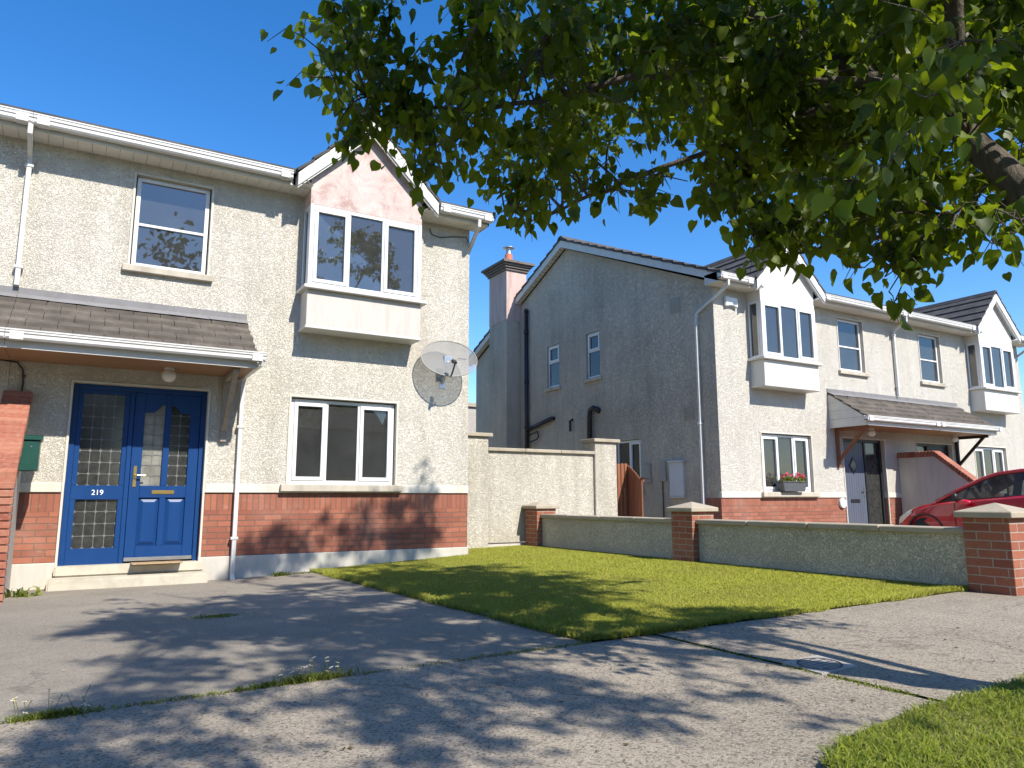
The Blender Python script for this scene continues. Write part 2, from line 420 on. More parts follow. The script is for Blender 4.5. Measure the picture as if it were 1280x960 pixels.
def pink_mat():
    m, nt, b = newmat('stained_pink_board')
    v = geovec(nt)
    f = noise(nt, scalevec(nt, v, (1, 1, 1)), 3.2, 5, .62, .8)
    w = noise(nt, scalevec(nt, v, (7, 7, 3)), 2.4, 3, .55, 3.0)
    wr = maprange(nt, math_(nt, 'ABSOLUTE', math_(nt, 'SUBTRACT', w, .5)), 0., .06)
    c = ramp(nt, f, [(.36, (.53, .445, .405)), (.5, (.47, .36, .325)), (.64, (.35, .215, .19))])
    c = mixc(nt, math_(nt, 'MULTIPLY', math_(nt, 'SUBTRACT', 1., wr), .30), c, (.66, .58, .53))
    d = maprange(nt, noise(nt, v, 22, 4, .6, 2.0), .62, .75)
    c = mixc(nt, math_(nt, 'MULTIPLY', d, .35), c, (.24, .2, .19))
    nt.links.new(c, b.inputs['Base Color']); b.inputs['Roughness'].default_value = .7
    bump(nt, b, w, .35, .012)
    return m
M['pink'] = pink_mat()
def mesh_dish_mat():
    m = bpy.data.materials.new('perforated_dish'); m.use_nodes = True; nt = m.node_tree
    b = nt.nodes['Principled BSDF']; out = nt.nodes['Material Output']
    b.inputs['Base Color'].default_value = (.25, .25, .245, 1); b.inputs['Roughness'].default_value = .8; b.inputs['Specular IOR Level'].default_value = .1
    tr = nt.nodes.new('ShaderNodeBsdfTransparent')
    mx = nt.nodes.new('ShaderNodeMixShader'); mx.inputs[0].default_value = .34
    nt.links.new(b.outputs[0], mx.inputs[1]); nt.links.new(tr.outputs[0], mx.inputs[2]); nt.links.new(mx.outputs[0], out.inputs[0])
    return m
M['dish'] = mesh_dish_mat()

# ------------------------------------------------------------------ ground heights (camera height is z = 0)
def lerp(a, b, t): return a + (b - a) * t
def G(x, y):
    f = -.86 + .011 * min(max(x, -3.), 7.)
    if x < 1.7: k = -.985
    elif x < 5.: k = lerp(-.985, -.83, (x - 1.7) / 3.3)
    else: k = lerp(-.83, -.79, min(1, (x - 5.) / 1.6))
    t = min(max((y - 3.6) / 6.28, 0), 1)
    return lerp(f, k, t)

def sheet(name, poly_x, y0, y1, mat_, dz, nx=24, ny=24, kind='structure', label=None):
    """grid sheet following the ground; poly_x(y) -> (x0, x1)"""
    mb = MB(); vs = []; fs = []
    for j in range(ny + 1):
        y = lerp(y0, y1, j / ny)
        x0, x1 = poly_x(y)
        for i in range(nx + 1):
            x = lerp(x0, x1, i / nx)
            vs.append((x, y, G(x, y) + dz))
    for j in range(ny):
        for i in range(nx):
            a = j * (nx + 1) + i
            fs.append((a, a + 1, a + nx + 2, a + nx + 1))
    mb.add(vs, fs)
    o = mb.build(name, mat_, smooth=True)
    tag(o, kind=kind)
    return o

FRONT = 3.6                      # property line
def lawn_x(y): return lerp(2.63, 2.70, (y - FRONT) / 6.28)
big = MB(); 
big.add([(-900, -900, -1.06), (900, -900, -1.06), (900, 900, -1.06), (-900, 900, -1.06)], [(0, 1, 2, 3)])
tag(big.build('ground', M['earth']), kind='structure')
sheet('driveway', lambda y: (-.80, lawn_x(y) + .03), FRONT, 9.9, M['drive'], 0.0, 20, 30)
sheet('neighbour_driveway', lambda y: (-7., -.80), FRONT, 9.9, M['drive'], -.004, 8, 8)
# footpath: slabs divided by open joints
def path_slab(x0, x1, y0, y1, dz=0.002):
    return sheet('footpath', lambda y: (x0, x1), y0, y1, M['path'], dz, 16, 12)
path_slab(-9., 3.095, -1.2, FRONT - .012)
path_slab(3.125, 16., 1.0, FRONT - .012, .004)
o = MB().add([(-9, FRONT - .03, -.885), (7, FRONT - .03, -.80), (7, FRONT + .02, -.80), (-9, FRONT + .02, -.885)], [(0, 1, 2, 3)])
tag(sheet('footpath_joint', lambda y: (-9., 16.), FRONT - .03, FRONT + .02, M['soil'], -.006, 24, 2), kind='structure')
tag(sheet('footpath_joint', lambda y: (3.06, 3.16), 1.2, FRONT, M['soil'], -.006, 2, 12), kind='structure')
sheet('kerb', lambda y: (-60., 60.), -1.35, -1.2, M['kerb'], -.01, 40, 1)
tag(MB().add([(-200, -7.5, -.98), (200, -7.5, -.98), (200, -1.34, -.98), (-200, -1.34, -.98)], [(0, 1, 2, 3)]).build('road', M['roadm']), kind='structure')
sheet('lawn_soil', lambda y: (lawn_x(y), 6.75), FRONT + .005, 11.3, M['soil'], .012, 16, 24)
tag(MB().add([(6.75, 3.6, -.96), (40, 3.6, -.96), (40, 30, -.96), (6.75, 30, -.96)], [(0, 1, 2, 3)]).build('neighbour_garden', M['drive']), kind='structure')
VERGE = [(1.80, .9), (1.95, 1.38), (2.07, 1.62), (2.32, 1.72), (2.84, 1.79), (3.9, 1.80), (9., 1.82)]
def verge_top(x):
    if x <= VERGE[1][0]: return VERGE[1][1] - 2
    for (a, b), (c, d) in zip(VERGE[1:], VERGE[2:]):
        if x <= c: return lerp(b, d, (x - a) / (c - a))
    return 1.95
vs = [(x, y, G(x, y) + .02) for x, y in VERGE] + [(9., -1.15, -.80), (1.72, -1.15, -.86 + .02)]
tag(MB().add(vs, [tuple(range(len(vs)))]).build('verge_soil', M['soil']), kind='structure')

# ------------------------------------------------------------------ generic parts
def wall_panel(mb, Q, a0, a1, b0, b1, holes, c, depth=.16):
    """front faces with rectangular holes and their reveals; Q(a, b, c)"""
    As = sorted({a0, a1} | {h[0] for h in holes if a0 < h[0] < a1} | {h[1] for h in holes if a0 < h[1] < a1})
    Bs = sorted({b0, b1} | {h[2] for h in holes if b0 < h[2] < b1} | {h[3] for h in holes if b0 < h[3] < b1})
    for i in range(len(As) - 1):
        for j in range(len(Bs) - 1):
            ca, cb = (As[i] + As[i + 1]) / 2, (Bs[j] + Bs[j + 1]) / 2
            if any(h[0] < ca < h[1] and h[2] < cb < h[3] for h in holes): continue
            mb.quad(Q(As[i], Bs[j], c), Q(As[i + 1], Bs[j], c), Q(As[i + 1], Bs[j + 1], c), Q(As[i], Bs[j + 1], c))
    for h in holes:
        x0, x1 = max(h[0], a0), min(h[1], a1); y0, y1 = max(h[2], b0), min(h[3], b1)
        if x1 <= x0 or y1 <= y0: continue
        c2 = c - depth
        if h[2] >= b0: mb.quad(Q(x0, y0, c), Q(x1, y0, c), Q(x1, y0, c2), Q(x0, y0, c2))
        if h[3] <= b1: mb.quad(Q(x0, y1, c), Q(x1, y1, c), Q(x1, y1, c2), Q(x0, y1, c2))
        mb.quad(Q(x0, y0, c), Q(x0, y1, c), Q(x0, y1, c2), Q(x0, y0, c2))
        mb.quad(Q(x1, y0, c), Q(x1, y1, c), Q(x1, y1, c2), Q(x1, y0, c2))

def qbox(mb, Q, a0, a1, b0, b1, c0, c1):
    p = [Q(a, b, c) for a in (a0, a1) for b in (b0, b1) for c in (c0, c1)]
    mb.add(p, [(0, 1, 3, 2), (4, 6, 7, 5), (0, 4, 5, 1), (2, 3, 7, 6), (0, 2, 6, 4), (1, 5, 7, 3)])

def casement(parent, Q, a0, a1, b0, b1, c, cols=None, rows=None, name='window', fw=.045, sw=.05, room='room', rdepth=1.6,
             glassm=None, curtain=None, sill=None, surround=None, tilt=None):
    """uPVC window: cols = [(width fraction, has_sash)], rows = [height fractions bottom up]"""
    f = MB()
    qbox(f, Q, a0, a0 + fw, b0, b1, c - .03, c + .03); qbox(f, Q, a1 - fw, a1, b0, b1, c - .03, c + .03)
    qbox(f, Q, a0 + fw, a1 - fw, b0, b0 + fw * 1.2, c - .03, c + .032); qbox(f, Q, a0 + fw, a1 - fw, b1 - fw, b1, c - .03, c + .032)
    ia0, ia1, ib0, ib1 = a0 + fw, a1 - fw, b0 + fw * 1.2, b1 - fw
    panes = []
    cols = cols or [(1., True)]; rows = rows or [(1., True)]
    a = ia0
    for i, (w, sash) in enumerate(cols):
        aw = (ia1 - ia0) * w
        if i: qbox(f, Q, a - .018, a + .018, ib0, ib1, c - .028, c + .028)
        b = ib0
        for j, (hh, s2) in enumerate(rows):
            bh = (ib1 - ib0) * hh
            if j: qbox(f, Q, a + (.018 if i else 0), a + aw - (.018 if i < len(cols) - 1 else 0), b - .018, b + .018, c - .027, c + .027)
            x0 = a + (.018 if i else 0); x1 = a + aw - (.018 if i < len(cols) - 1 else 0)
            y0 = b + (.018 if j else 0); y1 = b + bh - (.018 if j < len(rows) - 1 else 0)
            if sash and s2:
                qbox(f, Q, x0, x0 + sw, y0, y1, c - .02, c + .045); qbox(f, Q, x1 - sw, x1, y0, y1, c - .02, c + .045)
                qbox(f, Q, x0 + sw, x1 - sw, y0, y0 + sw, c - .02, c + .044); qbox(f, Q, x0 + sw, x1 - sw, y1 - sw, y1, c - .02, c + .044)
                x0 += sw; x1 -= sw; y0 += sw; y1 -= sw
            panes.append((x0, x1, y0, y1)); b += bh
        a += aw
    win = f.build(name, M['upvc'], parent, bevel=.004)
    def sub(mb, nm, m, **k): return mb.build(nm, m, win, **k)
    for (x0, x1, y0, y1) in panes:
        g = MB(); qbox(g, Q, x0 - .004, x1 + .004, y0 - .004, y1 + .004, c - .006, c + .004)
        sub(g, 'pane', glassm or M['glass'])
    if room:
        r = MB(); e = .25
        z0, z1 = b0 - .1, b1 + .12; k0, k1 = c - .08, c - rdepth
        P = lambda a_, b_, c_: Q(a_, b_, c_)
        r.quad(P(a0 - e, z0, k1), P(a1 + e, z0, k1), P(a1 + e, z1, k1), P(a0 - e, z1, k1))
        r.quad(P(a0 - e, z0, k0), P(a0 - e, z1, k0), P(a0 - e, z1, k1), P(a0 - e, z0, k1))
        r.quad(P(a1 + e, z0, k0), P(a1 + e, z1, k0), P(a1 + e, z1, k1), P(a1 + e, z0, k1))
        r.quad(P(a0 - e, z0, k0), P(a1 + e, z0, k0), P(a1 + e, z0, k1), P(a0 - e, z0, k1))
        r.quad(P(a0 - e, z1, k0), P(a1 + e, z1, k0), P(a1 + e, z1, k1), P(a0 - e, z1, k1))
        # ring sealing the room to the wall
        r.quad(P(a0 - e, z0, k0), P(a0 + .02, z0, k0), P(a0 + .02, z1, k0), P(a0 - e, z1, k0))
        r.quad(P(a1 + e, z0, k0), P(a1 - .02, z0, k0), P(a1 - .02, z1, k0), P(a1 + e, z1, k0))
        r.quad(P(a0, z0, k0), P(a1, z0, k0), P(a1, b0 + .02, k0), P(a0, b0 + .02, k0))
        r.quad(P(a0, z1, k0), P(a1, z1, k0), P(a1, b1 - .02, k0), P(a0, b1 - .02, k0))
        sub(r, 'room', M[room])
    if curtain:
        for (x0, x1, y0, y1, mm) in curtain:
            cu = MB(); n = 22
            pts = []
            for i in range(n + 1):
                xx = lerp(x0, x1, i / n); off = .018 * math.sin(i * 2.1)
                pts += [Q(xx, y0, c - .13 + off), Q(xx, y1, c - .13 + off)]
            cu.add(pts, [(2 * i, 2 * i + 2, 2 * i + 3, 2 * i + 1) for i in range(n)])
            sub(cu, 'blind' if mm == 'blind' else 'curtain', M[mm], smooth=True)
    if sill:
        sb = MB(); qbox(sb, Q, *sill); sub(sb, 'sill', M['sill'] if len(sill) == 6 else M['band'], bevel=.008)
    if surround:
        a0_, a1_, b0_, b1_, cw = surround; sb = MB(); w = .028
        qbox(sb, Q, a0_ - w, a0_, b0_, b1_ + w, cw, cw + .014); qbox(sb, Q, a1_, a1_ + w, b0_, b1_ + w, cw, cw + .014)
        qbox(sb, Q, a0_, a1_, b1_, b1_ + w, cw, cw + .014)
        sub(sb, 'surround', M['band'], bevel=.004)
    return win

W_H = 5.8
def make_house(P, s, F, dz, label, skin, pinkbay, full=True, opts=()):
    T = lambda u, d, z: (P + s * u, F - d, z + dz)
    Q = lambda a, b, c: T(a, c, b)
    root = empty('semi_detached_house', T(2.9, -5., -1.0), label, 'house', 'semi detached houses along the street')
    H_up = (1.10, 1.99, 2.80, 4.05); H_low = (3.14, 4.64, .19, 1.36); H_door = (.63, 2.10, -.76, 1.36); H_bay = (3.26, 4.78, 2.84, 3.98)
    holes = [H_up, H_low, H_door, H_bay] if full else []
    wall = MB(); wall_panel(wall, Q, 0, W_H, .19, 4.3, holes, .012)
    W = W_H
    # gable end with its windows, rear wall
    gm = MB(); S = lambda a, b, c: T(W + c, -a, b)     # a = depth back, b = z, c outward
    gh = []
    if 'gable_windows' in opts: gh = [(3.65, 4.2, 2.88, 4.06), (5.38, 5.95, 2.88, 4.06), (2.25, 3.13, .25, 1.36)]
    wall_panel(gm, S, .012 - .012, 10., -1.15, 4.3, gh, .0, .14)
    gm.quad(S(0, 4.3, 0), S(10., 4.3, 0), S(5., 6.50, 0))
    gm.quad(T(0, -10, -1.15), T(W, -10, -1.15), T(W, -10, 4.3), T(0, -10, 4.3))
    gm.quad(T(0, 0, -1.15), T(0, -10, -1.15), T(0, -10, 4.3), T(0, 0, 4.3))
    gm.build('gable_wall', M['grey'], root)
    # corner return of the roughcast skin
    wall.quad(T(W, .012, .08), T(W, .012, 4.3), T(W, -.0, 4.3), T(W, 0, .08))
    wall.build('front_wall', M[skin], root)
    lw = [H_low, H_door] if full else []
    b = MB(); wall_panel(b, Q, 0, W, -.70, -.135, [H_door] if full else [], 0.); 
    b.quad(T(W + .006, 0, -.70), T(W + .006, -.45, -.70), T(W + .006, -.45, -.135), T(W + .006, 0, -.135)); b.quad(T(W, 0, -.7), T(W + .006, 0, -.7), T(W + .006, 0, -.135), T(W, 0, -.135))
    b.build('brick_course', M['brick'], root)
    b = MB(); wall_panel(b, Q, 0, W, -.135, .08, [H_door] if full else [], 0.002)
    b.quad(T(W + .008, .002, -.135), T(W + .008, -.45, -.135), T(W + .008, -.45, .08), T(W + .008, .002, .08)); b.quad(T(W, .002, -.135), T(W + .008, .002, -.135), T(W + .008, .002, .08), T(W, .002, .08))
    b.build('soldier_course', M['soldier'], root)
    b = MB()
    segs = [(0, .60), (2.13, W + .01)] if full else [(0, W + .01)]
    for (x0, x1) in segs: qbox(b, Q, x0, x1, .082, .192, -.05, .026)
    b.build('plaster_band', M['band'], root, bevel=.006)
    b = MB()
    segs = [(0, .63), (2.10, W + .02)] if full else [(0, W + .02)]
    for (x0, x1) in segs: qbox(b, Q, x0, x1, -1.25, -.702, -.05, .02)
    b.build('plinth', M['plinth'], root, bevel=.008)
    # ---- main roof: courses of tiles on both slopes
    zr = 6.74; ze = 4.36; de = .43; sl = (zr - ze) / (5. + de)
    rf = MB(); nrow = 17
    for sd in (1, -1):
        for i in range(nrow):
            t0, t1 = i / nrow, (i + 1) / nrow
            if sd > 0: d0, d1 = lerp(de, -5, t0), lerp(de, -5, t1)
            else: d0, d1 = lerp(-10 - de, -5, t0), lerp(-10 - de, -5, t1)
            z0, z1 = lerp(ze, zr, t0), lerp(ze, zr, t1)
            k = .04
            dd = (d1 - d0) * .12
            for u0, u1 in ([(0, 3.0), (5.03, W + .20)] if (full and sd > 0 and i == 0) else [(0, W + .20)]): rf.add([T(u0, d0, z0 - .03), T(u1, d0, z0 - .03), T(u1, d0, z0 + k), T(u0, d0, z0 + k),
                    T(u0, d1 + dd, z1 - .03), T(u1, d1 + dd, z1 - .03), T(u1, d1 + dd, z1 + .012), T(u0, d1 + dd, z1 + .012)],
                   [(0, 1, 2, 3), (4, 7, 6, 5), (3, 2, 6, 7), (0, 4, 5, 1), (1, 5, 6, 2), (0, 3, 7, 4)])
    roof = rf.build('roof', M['tile'], root)
    rd = MB(); n = 14
    for i in range(n):
        u0, u1 = (W + .2) * i / n, (W + .2) * (i + 1) / n - .008
        rd.add([T(u0, -5 + .14, zr - .02), T(u0, -5 + .06, zr + .07), T(u0, -5 - .06, zr + .07), T(u0, -5 - .14, zr - .02),
                T(u1, -5 + .14, zr - .02), T(u1, -5 + .06, zr + .07), T(u1, -5 - .06, zr + .07), T(u1, -5 - .14, zr - .02)],
               [(0, 1, 2, 3), (7, 6, 5, 4), (0, 4, 5, 1), (1, 5, 6, 2), (2, 6, 7, 3)])
    rd.build('ridge_tiles', M['tile'], roof)
    # bargeboards and verge soffit on the gable end
    bb = MB()
    for sd in (1, -1):
        pts = []
        d0 = de - .1 if sd > 0 else -10 - de + .1
        zz = ze + .04
        for (c0, c1) in ((W + .155, W + .18),):
            bb.add([T(c, d, z) for c in (c0, c1) for (d, z) in ((d0, zz - .19), (d0, zz - .02), (-5, zr - .035), (-5, zr - .225))],
                   [(0, 1, 2, 3), (7, 6, 5, 4), (0, 4, 5, 1), (1, 5, 6, 2), (2, 6, 7, 3), (3, 7, 4, 0)])
    bb.build('bargeboard', M['fascia'], root)
    so = MB()
    for sd in (1, -1):
        d0 = de - .1 if sd > 0 else -10 - de + .1
        n = 44
        for i in range(n):
            ta, tb = i / n, (i + 1) / n - .0035
            pa, pb = (lerp(d0, -5, ta), lerp(ze - .13, zr - .19, ta)), (lerp(d0, -5, tb), lerp(ze - .13, zr - .19, tb))
            so.add([T(u, d, z + e) for u in (W - .002, W + .155) for (d, z) in (pa, pb) for e in (0, .012)],
                   [(0, 1, 3, 2), (4, 6, 7, 5), (0, 4, 5, 1), (2, 3, 7, 6), (0, 2, 6, 4), (1, 5, 7, 3)])
    so.build('verge_soffit', M['soffit'], root)
    # ---- eaves: fascia, boarded soffit, gutter; broken by the bay gable
    u_eave = [(0, 2.96), (5.07, W + .17)] if full else [(0, W + .17)]
    for i, (x0, x1) in enumerate(u_eave):
        fb = MB(); qbox(fb, Q, x0, x1, 4.20, 4.37, .31, .33)
        if i == len(u_eave) - 1: qbox(fb, Q, W + .16, W + .18, 4.20, 4.40, -.02, .33)
        fb.build('fascia', M['fascia'], root, bevel=.003)
    sf = MB(); x = 0.
    while x < W + .15:
        qbox(sf, Q, x, min(x + .145, W + .155), 4.205, 4.219, -.0, .31); x += .149
    sf.build('eaves_soffit', M['soffit'], root)
    def gutter(mb, x0, x1, c0, z0, dpt=.115, hgt=.115):
        prof = [(c0, z0 + .03), (c0 + .02, z0), (c0 + dpt - .025, z0), (c0 + dpt - .008, z0 + .02), (c0 + dpt - .008, z0 + .055), (c0 + dpt + .004, z0 + .065),
                (c0 + dpt + .004, z0 + hgt - .02), (c0 + dpt + .012, z0 + hgt - .015), (c0 + dpt + .012, z0 + hgt), (c0 + dpt - .012, z0 + hgt), (c0 + dpt - .012, z0 + .03), (c0 + .012, z0 + .02), (c0 + .012, z0 + hgt), (c0, z0 + hgt)]
        mb.prism([Q(x0, b_, a_) for a_, b_ in prof], tuple(np.subtract(Q(x1, 0, 0), Q(x0, 0, 0))))
        for xe in (x0, x1 - .006):
            qbox(mb, Q, xe, xe + .006, z0 + .005, z0 + hgt - .01, c0 + .004, c0 + dpt - .01)
        nb = max(1, int((x1 - x0) / 2.4))
        for i in range(nb + 1):
            xx = lerp(x0 + .04, x1 - .16, i / nb)
            qbox(mb, Q, xx, xx + .12, z0 - .005, z0 + .006, c0 + .01, c0 + dpt + .002); qbox(mb, Q, xx, xx + .12, z0 - .004, z0 + hgt - .022, c0 + dpt - .004, c0 + dpt + .010)
    for (x0, x1) in ([(0, 2.93), (5.10, W + .20)] if full else [(0, W + .20)]):
        gu = MB(); gutter(gu, x0, x1, .335, 4.245); gu.build('gutter', M['gutter'], root)
    def pipe(path, r=.036, nm='downpipe', brackets=()):
        p = MB(); p.tube([Q(*q) for q in path], r, 4)
        for (a_, b_, c_) in brackets:
            qbox(p, Q, a_ - .045, a_ + .045, b_, b_ + .035, c_ - .04, c_ + .034)
        return p.build(nm, M['gutter'], root, bevel=.005)
    if 'party_pipe' in opts:
        pipe([(-.02, 4.26, .40), (-.02, 4.14, .40), (-.02, 3.98, .09), (-.02, 3.9, .065), (-.02, 2.42, .065)], brackets=[(-.02, 3.85, .065), (-.02, 2.62, .065)])
    if full:
        # swan neck at the outer corner, pipe down the gable end
        pipe([(W - .03, 4.26, .40), (W - .03, 4.15, .40), (W + .07, 3.74, -.36), (W + .07, 3.62, -.40), (W + .07, -1.0, -.40)], brackets=[(W + .07, 3.5, -.4), (W + .07, 1.5, -.4)])
    # ---- entrance canopy half
    ce = 2.51 if full else 2.51
    tz0, tz1, cd = 1.70, 2.32, .93
    ct = MB(); nr = 5
    x_cols = 9
    for i in range(nr):
        t0, t1 = i / nr, (i + 1) / nr
        d0, d1 = lerp(cd, .0, t0), lerp(cd, .0, t1); z0, z1 = lerp(tz0, tz1, t0), lerp(tz0, tz1, t1)
        wcol = .295; x = -.0 - (wcol / 2 if i % 2 else 0)
        while x < ce:
            a0, a1 = max(0, x), min(ce, x + wcol - .005)
            if a1 > a0 + .01:
                j = random.uniform(-.004, .004); jd = random.uniform(-.008, .008)
                ct.add([T(a0, d0 + jd, z0 + j), T(a1, d0 + jd, z0 + j), T(a1, d0 + jd, z0 + .046 + j), T(a0, d0 + jd, z0 + .046 + j),
                        T(a0, d1, z1 - .016), T(a1, d1, z1 - .016), T(a1, d1, z1 + .004), T(a0, d1, z1 + .004)],
                       [(0, 1, 2, 3), (4, 7, 6, 5), (3, 2, 6, 7), (0, 4, 5, 1), (1, 5, 6, 2), (0, 3, 7, 4)])
            x += wcol
    can = ct.build('canopy_roof', M['tile_brown'], root)
    fl = MB()
    n = 16
    for i in range(n):
        x0, x1 = ce * i / n, ce * (i + 1) / n
        j0, j1 = random.uniform(-.012, .012), random.uniform(-.012, .012)
        fl.add([T(x0, .03, 2.41), T(x1, .03, 2.41), T(x1, .026, 2.335), T(x0, .026, 2.335), T(x0, .19 + j0, 2.255), T(x1, .19 + j1, 2.255)], [(0, 1, 2, 3), (3, 2, 5, 4)])
    fl.quad(T(0, .012, 2.41), T(ce, .012, 2.41), T(ce, .03, 2.41), T(0, .03, 2.41))
    fl.build('lead_flashing', M['lead'], can)
    fa = MB(); qbox(fa, Q, 0, ce, 1.555, 1.70, .86, .88)
    if 'cheek' in opts or full:
        # boarded triangular end cheek
        for i in range(4):
            z0 = 1.55 + i * .18; z1 = min(z0 + .176, 2.27)
            dd = lambda z: max(.02, min(.865, .865 - (z - 1.72) / (2.30 - 1.72) * .85))
            fa.add([T(u, d, z) for u in (ce - .03, ce - .012) for (d, z) in ((.012, z0), (dd(z0), z0), (dd(z1), z1), (.012, z1))],
                   [(0, 1, 2, 3), (7, 6, 5, 4), (0, 4, 5, 1), (1, 5, 6, 2), (2, 6, 7, 3), (3, 7, 4, 0)])
    fa.build('canopy_fascia', M['fascia'], can)
    sfm = MB(); 
    x = 0.0
    for i in range(9):
        d0 = .015 + i * .094; qbox(sfm, Q, 0, ce - .03, 1.558, 1.572, d0, d0 + .091)
    sfm.build('canopy_soffit', M['timber'], can)
    gg = MB(); gutter(gg, 0, ce + .08, .882, 1.635, .10, .105); gg.build('canopy_gutter', M['gutter'], can)
    if not full: return root, T, Q, S
    br = MB()
    bu = 2.30; bk = .035
    qbox(br, Q, bu - bk, bu + bk, .72, 1.552, .014, .075)
    qbox(br, Q, bu - bk, bu + bk, 1.49, 1.552, .076, .78)
    br.add([T(u, d, z) for u in (bu - bk * .9, bu + bk * .9) for (d, z) in ((.076, .93), (.62, 1.488), (.70, 1.488), (.076, .845))],
           [(0, 1, 2, 3), (7, 6, 5, 4), (0, 4, 5, 1), (1, 5, 6, 2), (2, 6, 7, 3), (3, 7, 4, 0)])
    bm_ = 'timber_grey' if 'bare_bracket' in opts else ('timber_dark' if 'dark_bracket' in opts else 'timber_brown')
    br.build('canopy_bracket', M[bm_], can, bevel=.004)
    lp = MB(); lc = T(1.60, .38, 1.47)
    lp.lathe(lc, [(.001, -.085), (.03, -.083), (.058, -.066), (.078, -.03), (.08, 0), (.07, .035), (.05, .058), (.048, .06)], 20)
    lamp = lp.build('porch_lamp', M['globe'], can, smooth=True)
    lb = MB(); lb.lathe(lc, [(.05, .06), (.058, .062), (.058, .087), (.05, .088)], 16); lb.build('lamp_base', M['upvc'], can)
    if 'canopy_pipe' in opts:
        pipe([(ce + .03, 1.65, .94), (ce + .03, 1.60, .94), (ce - .0, 1.56, .12), (ce - .01, 1.48, .065), (ce - .01, -.93, .065), (ce - .01, -1.0, .12)], brackets=[(ce - .01, .9, .065), (ce - .01, -.5, .065)])
    # ---- windows
    casement(root, Q, 1.115, 1.975, 2.86, 4.045, -.075, rows=[(.47, False), (.53, False)], fw=.05, glassm=M['glass'], room='room_light',
             curtain=[(1.16, 1.93, 3.45, 4.0, 'blind')] if 'blinds' in opts else None,
             sill=(1.02, 2.06, 2.775, 2.86, -.09, .075), surround=(1.10, 1.99, 2.862, 4.05, .012))
    cu = [(3.16, 4.62, 1.02, 1.35, 'blind')] if 'blinds' in opts else None
    casement(root, Q, 3.155, 4.625, .195, 1.345, -.075, cols=[(.325, True), (.33, False), (.345, True)], fw=.045, glassm=M['glass_dark'], curtain=cu, room='room',
             sill=(3.04, 4.73, .098, .195, -.09, .09), surround=(3.14, 4.64, .197, 1.36, .012))
    # ---- oriel bay
    u0, u1, D = 3.20, 4.84, .36
    bx = MB(); qbox(bx, Q, u0, u1, 2.27, 2.782, .0, D)
    bay = bx.build('bay_window', M['baywhite' if not pinkbay else 'bayboard'], root, bevel=.006)
    tr = MB(); qbox(tr, Q, u0 - .012, u1 + .012, 2.25, 2.285, .0, D + .008); qbox(tr, Q, u0 - .06, u1 + .075, 2.783, 2.83, .0, D + .075)
    tr.build('bay_sill', M['fascia'], bay, bevel=.006)
    cas = MB()
    casement(bay, Q, u0 + .015, u1 - .015, 2.832, 3.985, D - .045, cols=[(.325, True), (.33, False), (.345, True)], name='bay_front_window', fw=.05, room=None, glassm=M['glass'])
    for sd, ua in ((-1, u0), (1, u1)):
        QS = (lambda a, b, c, ua=ua, sd=sd: T(ua + sd * c, a, b))
        casement(bay, QS, .02, D - .085, 2.832, 3.985, -.03, name='bay_side_window', fw=.04, room=None, glassm=M['glass'], cols=[(1., False)])
    for ua in (u0, u1 - .055):
        cp = MB(); qbox(cp, Q, ua, ua + .055, 2.832, 3.985, D - .08, D + .0); cp.build('bay_corner_post', M['upvc'], bay, bevel=.005)
    rm = MB(); zf, zc = 2.7, 4.1
    for a_, b_ in (((u0 - .5, -1.9), (u1 + .5, -1.9)), ((u0 - .5, -1.9), (u0 - .5, -.17)), ((u1 + .5, -1.9), (u1 + .5, -.17))):
        rm.quad(T(a_[0], a_[1], zf), T(b_[0], b_[1], zf), T(b_[0], b_[1], zc), T(a_[0], a_[1], zc))
    for zz in (zf, zc): rm.quad(T(u0 - .5, -1.9, zz), T(u1 + .5, -1.9, zz), T(u1 + .5, -.17, zz), T(u0 - .5, -.17, zz))
    for zz in (2.84, 3.985): rm.quad(T(u0, -.17, zz), T(u1, -.17, zz), T(u1, D - .08, zz), T(u0, D - .08, zz))
    rm.build('bay_room', M['room_light'], bay)
    cu = MB()
    for (x0, x1) in ((u0 + .06, u0 + .42), (u1 - .45, u1 - .07)):
        n = 20; pts = []
        for i in range(n + 1):
            off = .02 * math.sin(i * 1.9); pts += [T(lerp(x0, x1, i / n), .02 + off, 2.86), T(lerp(x0, x1, i / n), .02 + off, 3.97)]
        if x0 > 4 or 'blinds' not in opts or True:
            if ('left_curtain' in opts) or x0 > 4: cu.add(pts, [(2 * i, 2 * i + 2, 2 * i + 3, 2 * i + 1) for i in range(n)])
    cu.build('curtain', M['curtain'], bay, smooth=True)
    # gable panel above the bay, cheeks
    uc = (u0 + u1) / 2; zb = 3.987; za = zb + .20 + (u1 - u0) / 2 * 1.0
    gp = MB()
    pts = [(u0, zb), (u1, zb), (u1, 4.42), (uc, 5.24), (u0, 4.42)]
    gp.add([T(u, D - .012, z) for u, z in pts] + [T(u, -.1, z) for u, z in pts], [(0, 1, 2, 3, 4), (0, 4, 9, 5), (1, 6, 7, 2), (0, 5, 6, 1)])
    gp.build('bay_gable_panel', M['pink' if pinkbay else 'baywhite'], bay)
    # bay roof: tiles in courses either side of a short ridge
    zf0 = 4.36; zap = 5.40; uf0 = uc - 1.035; dfr = D + .13
    rt = MB(); nr = 5
    vd = lambda z: de - (z - ze) / sl - .02
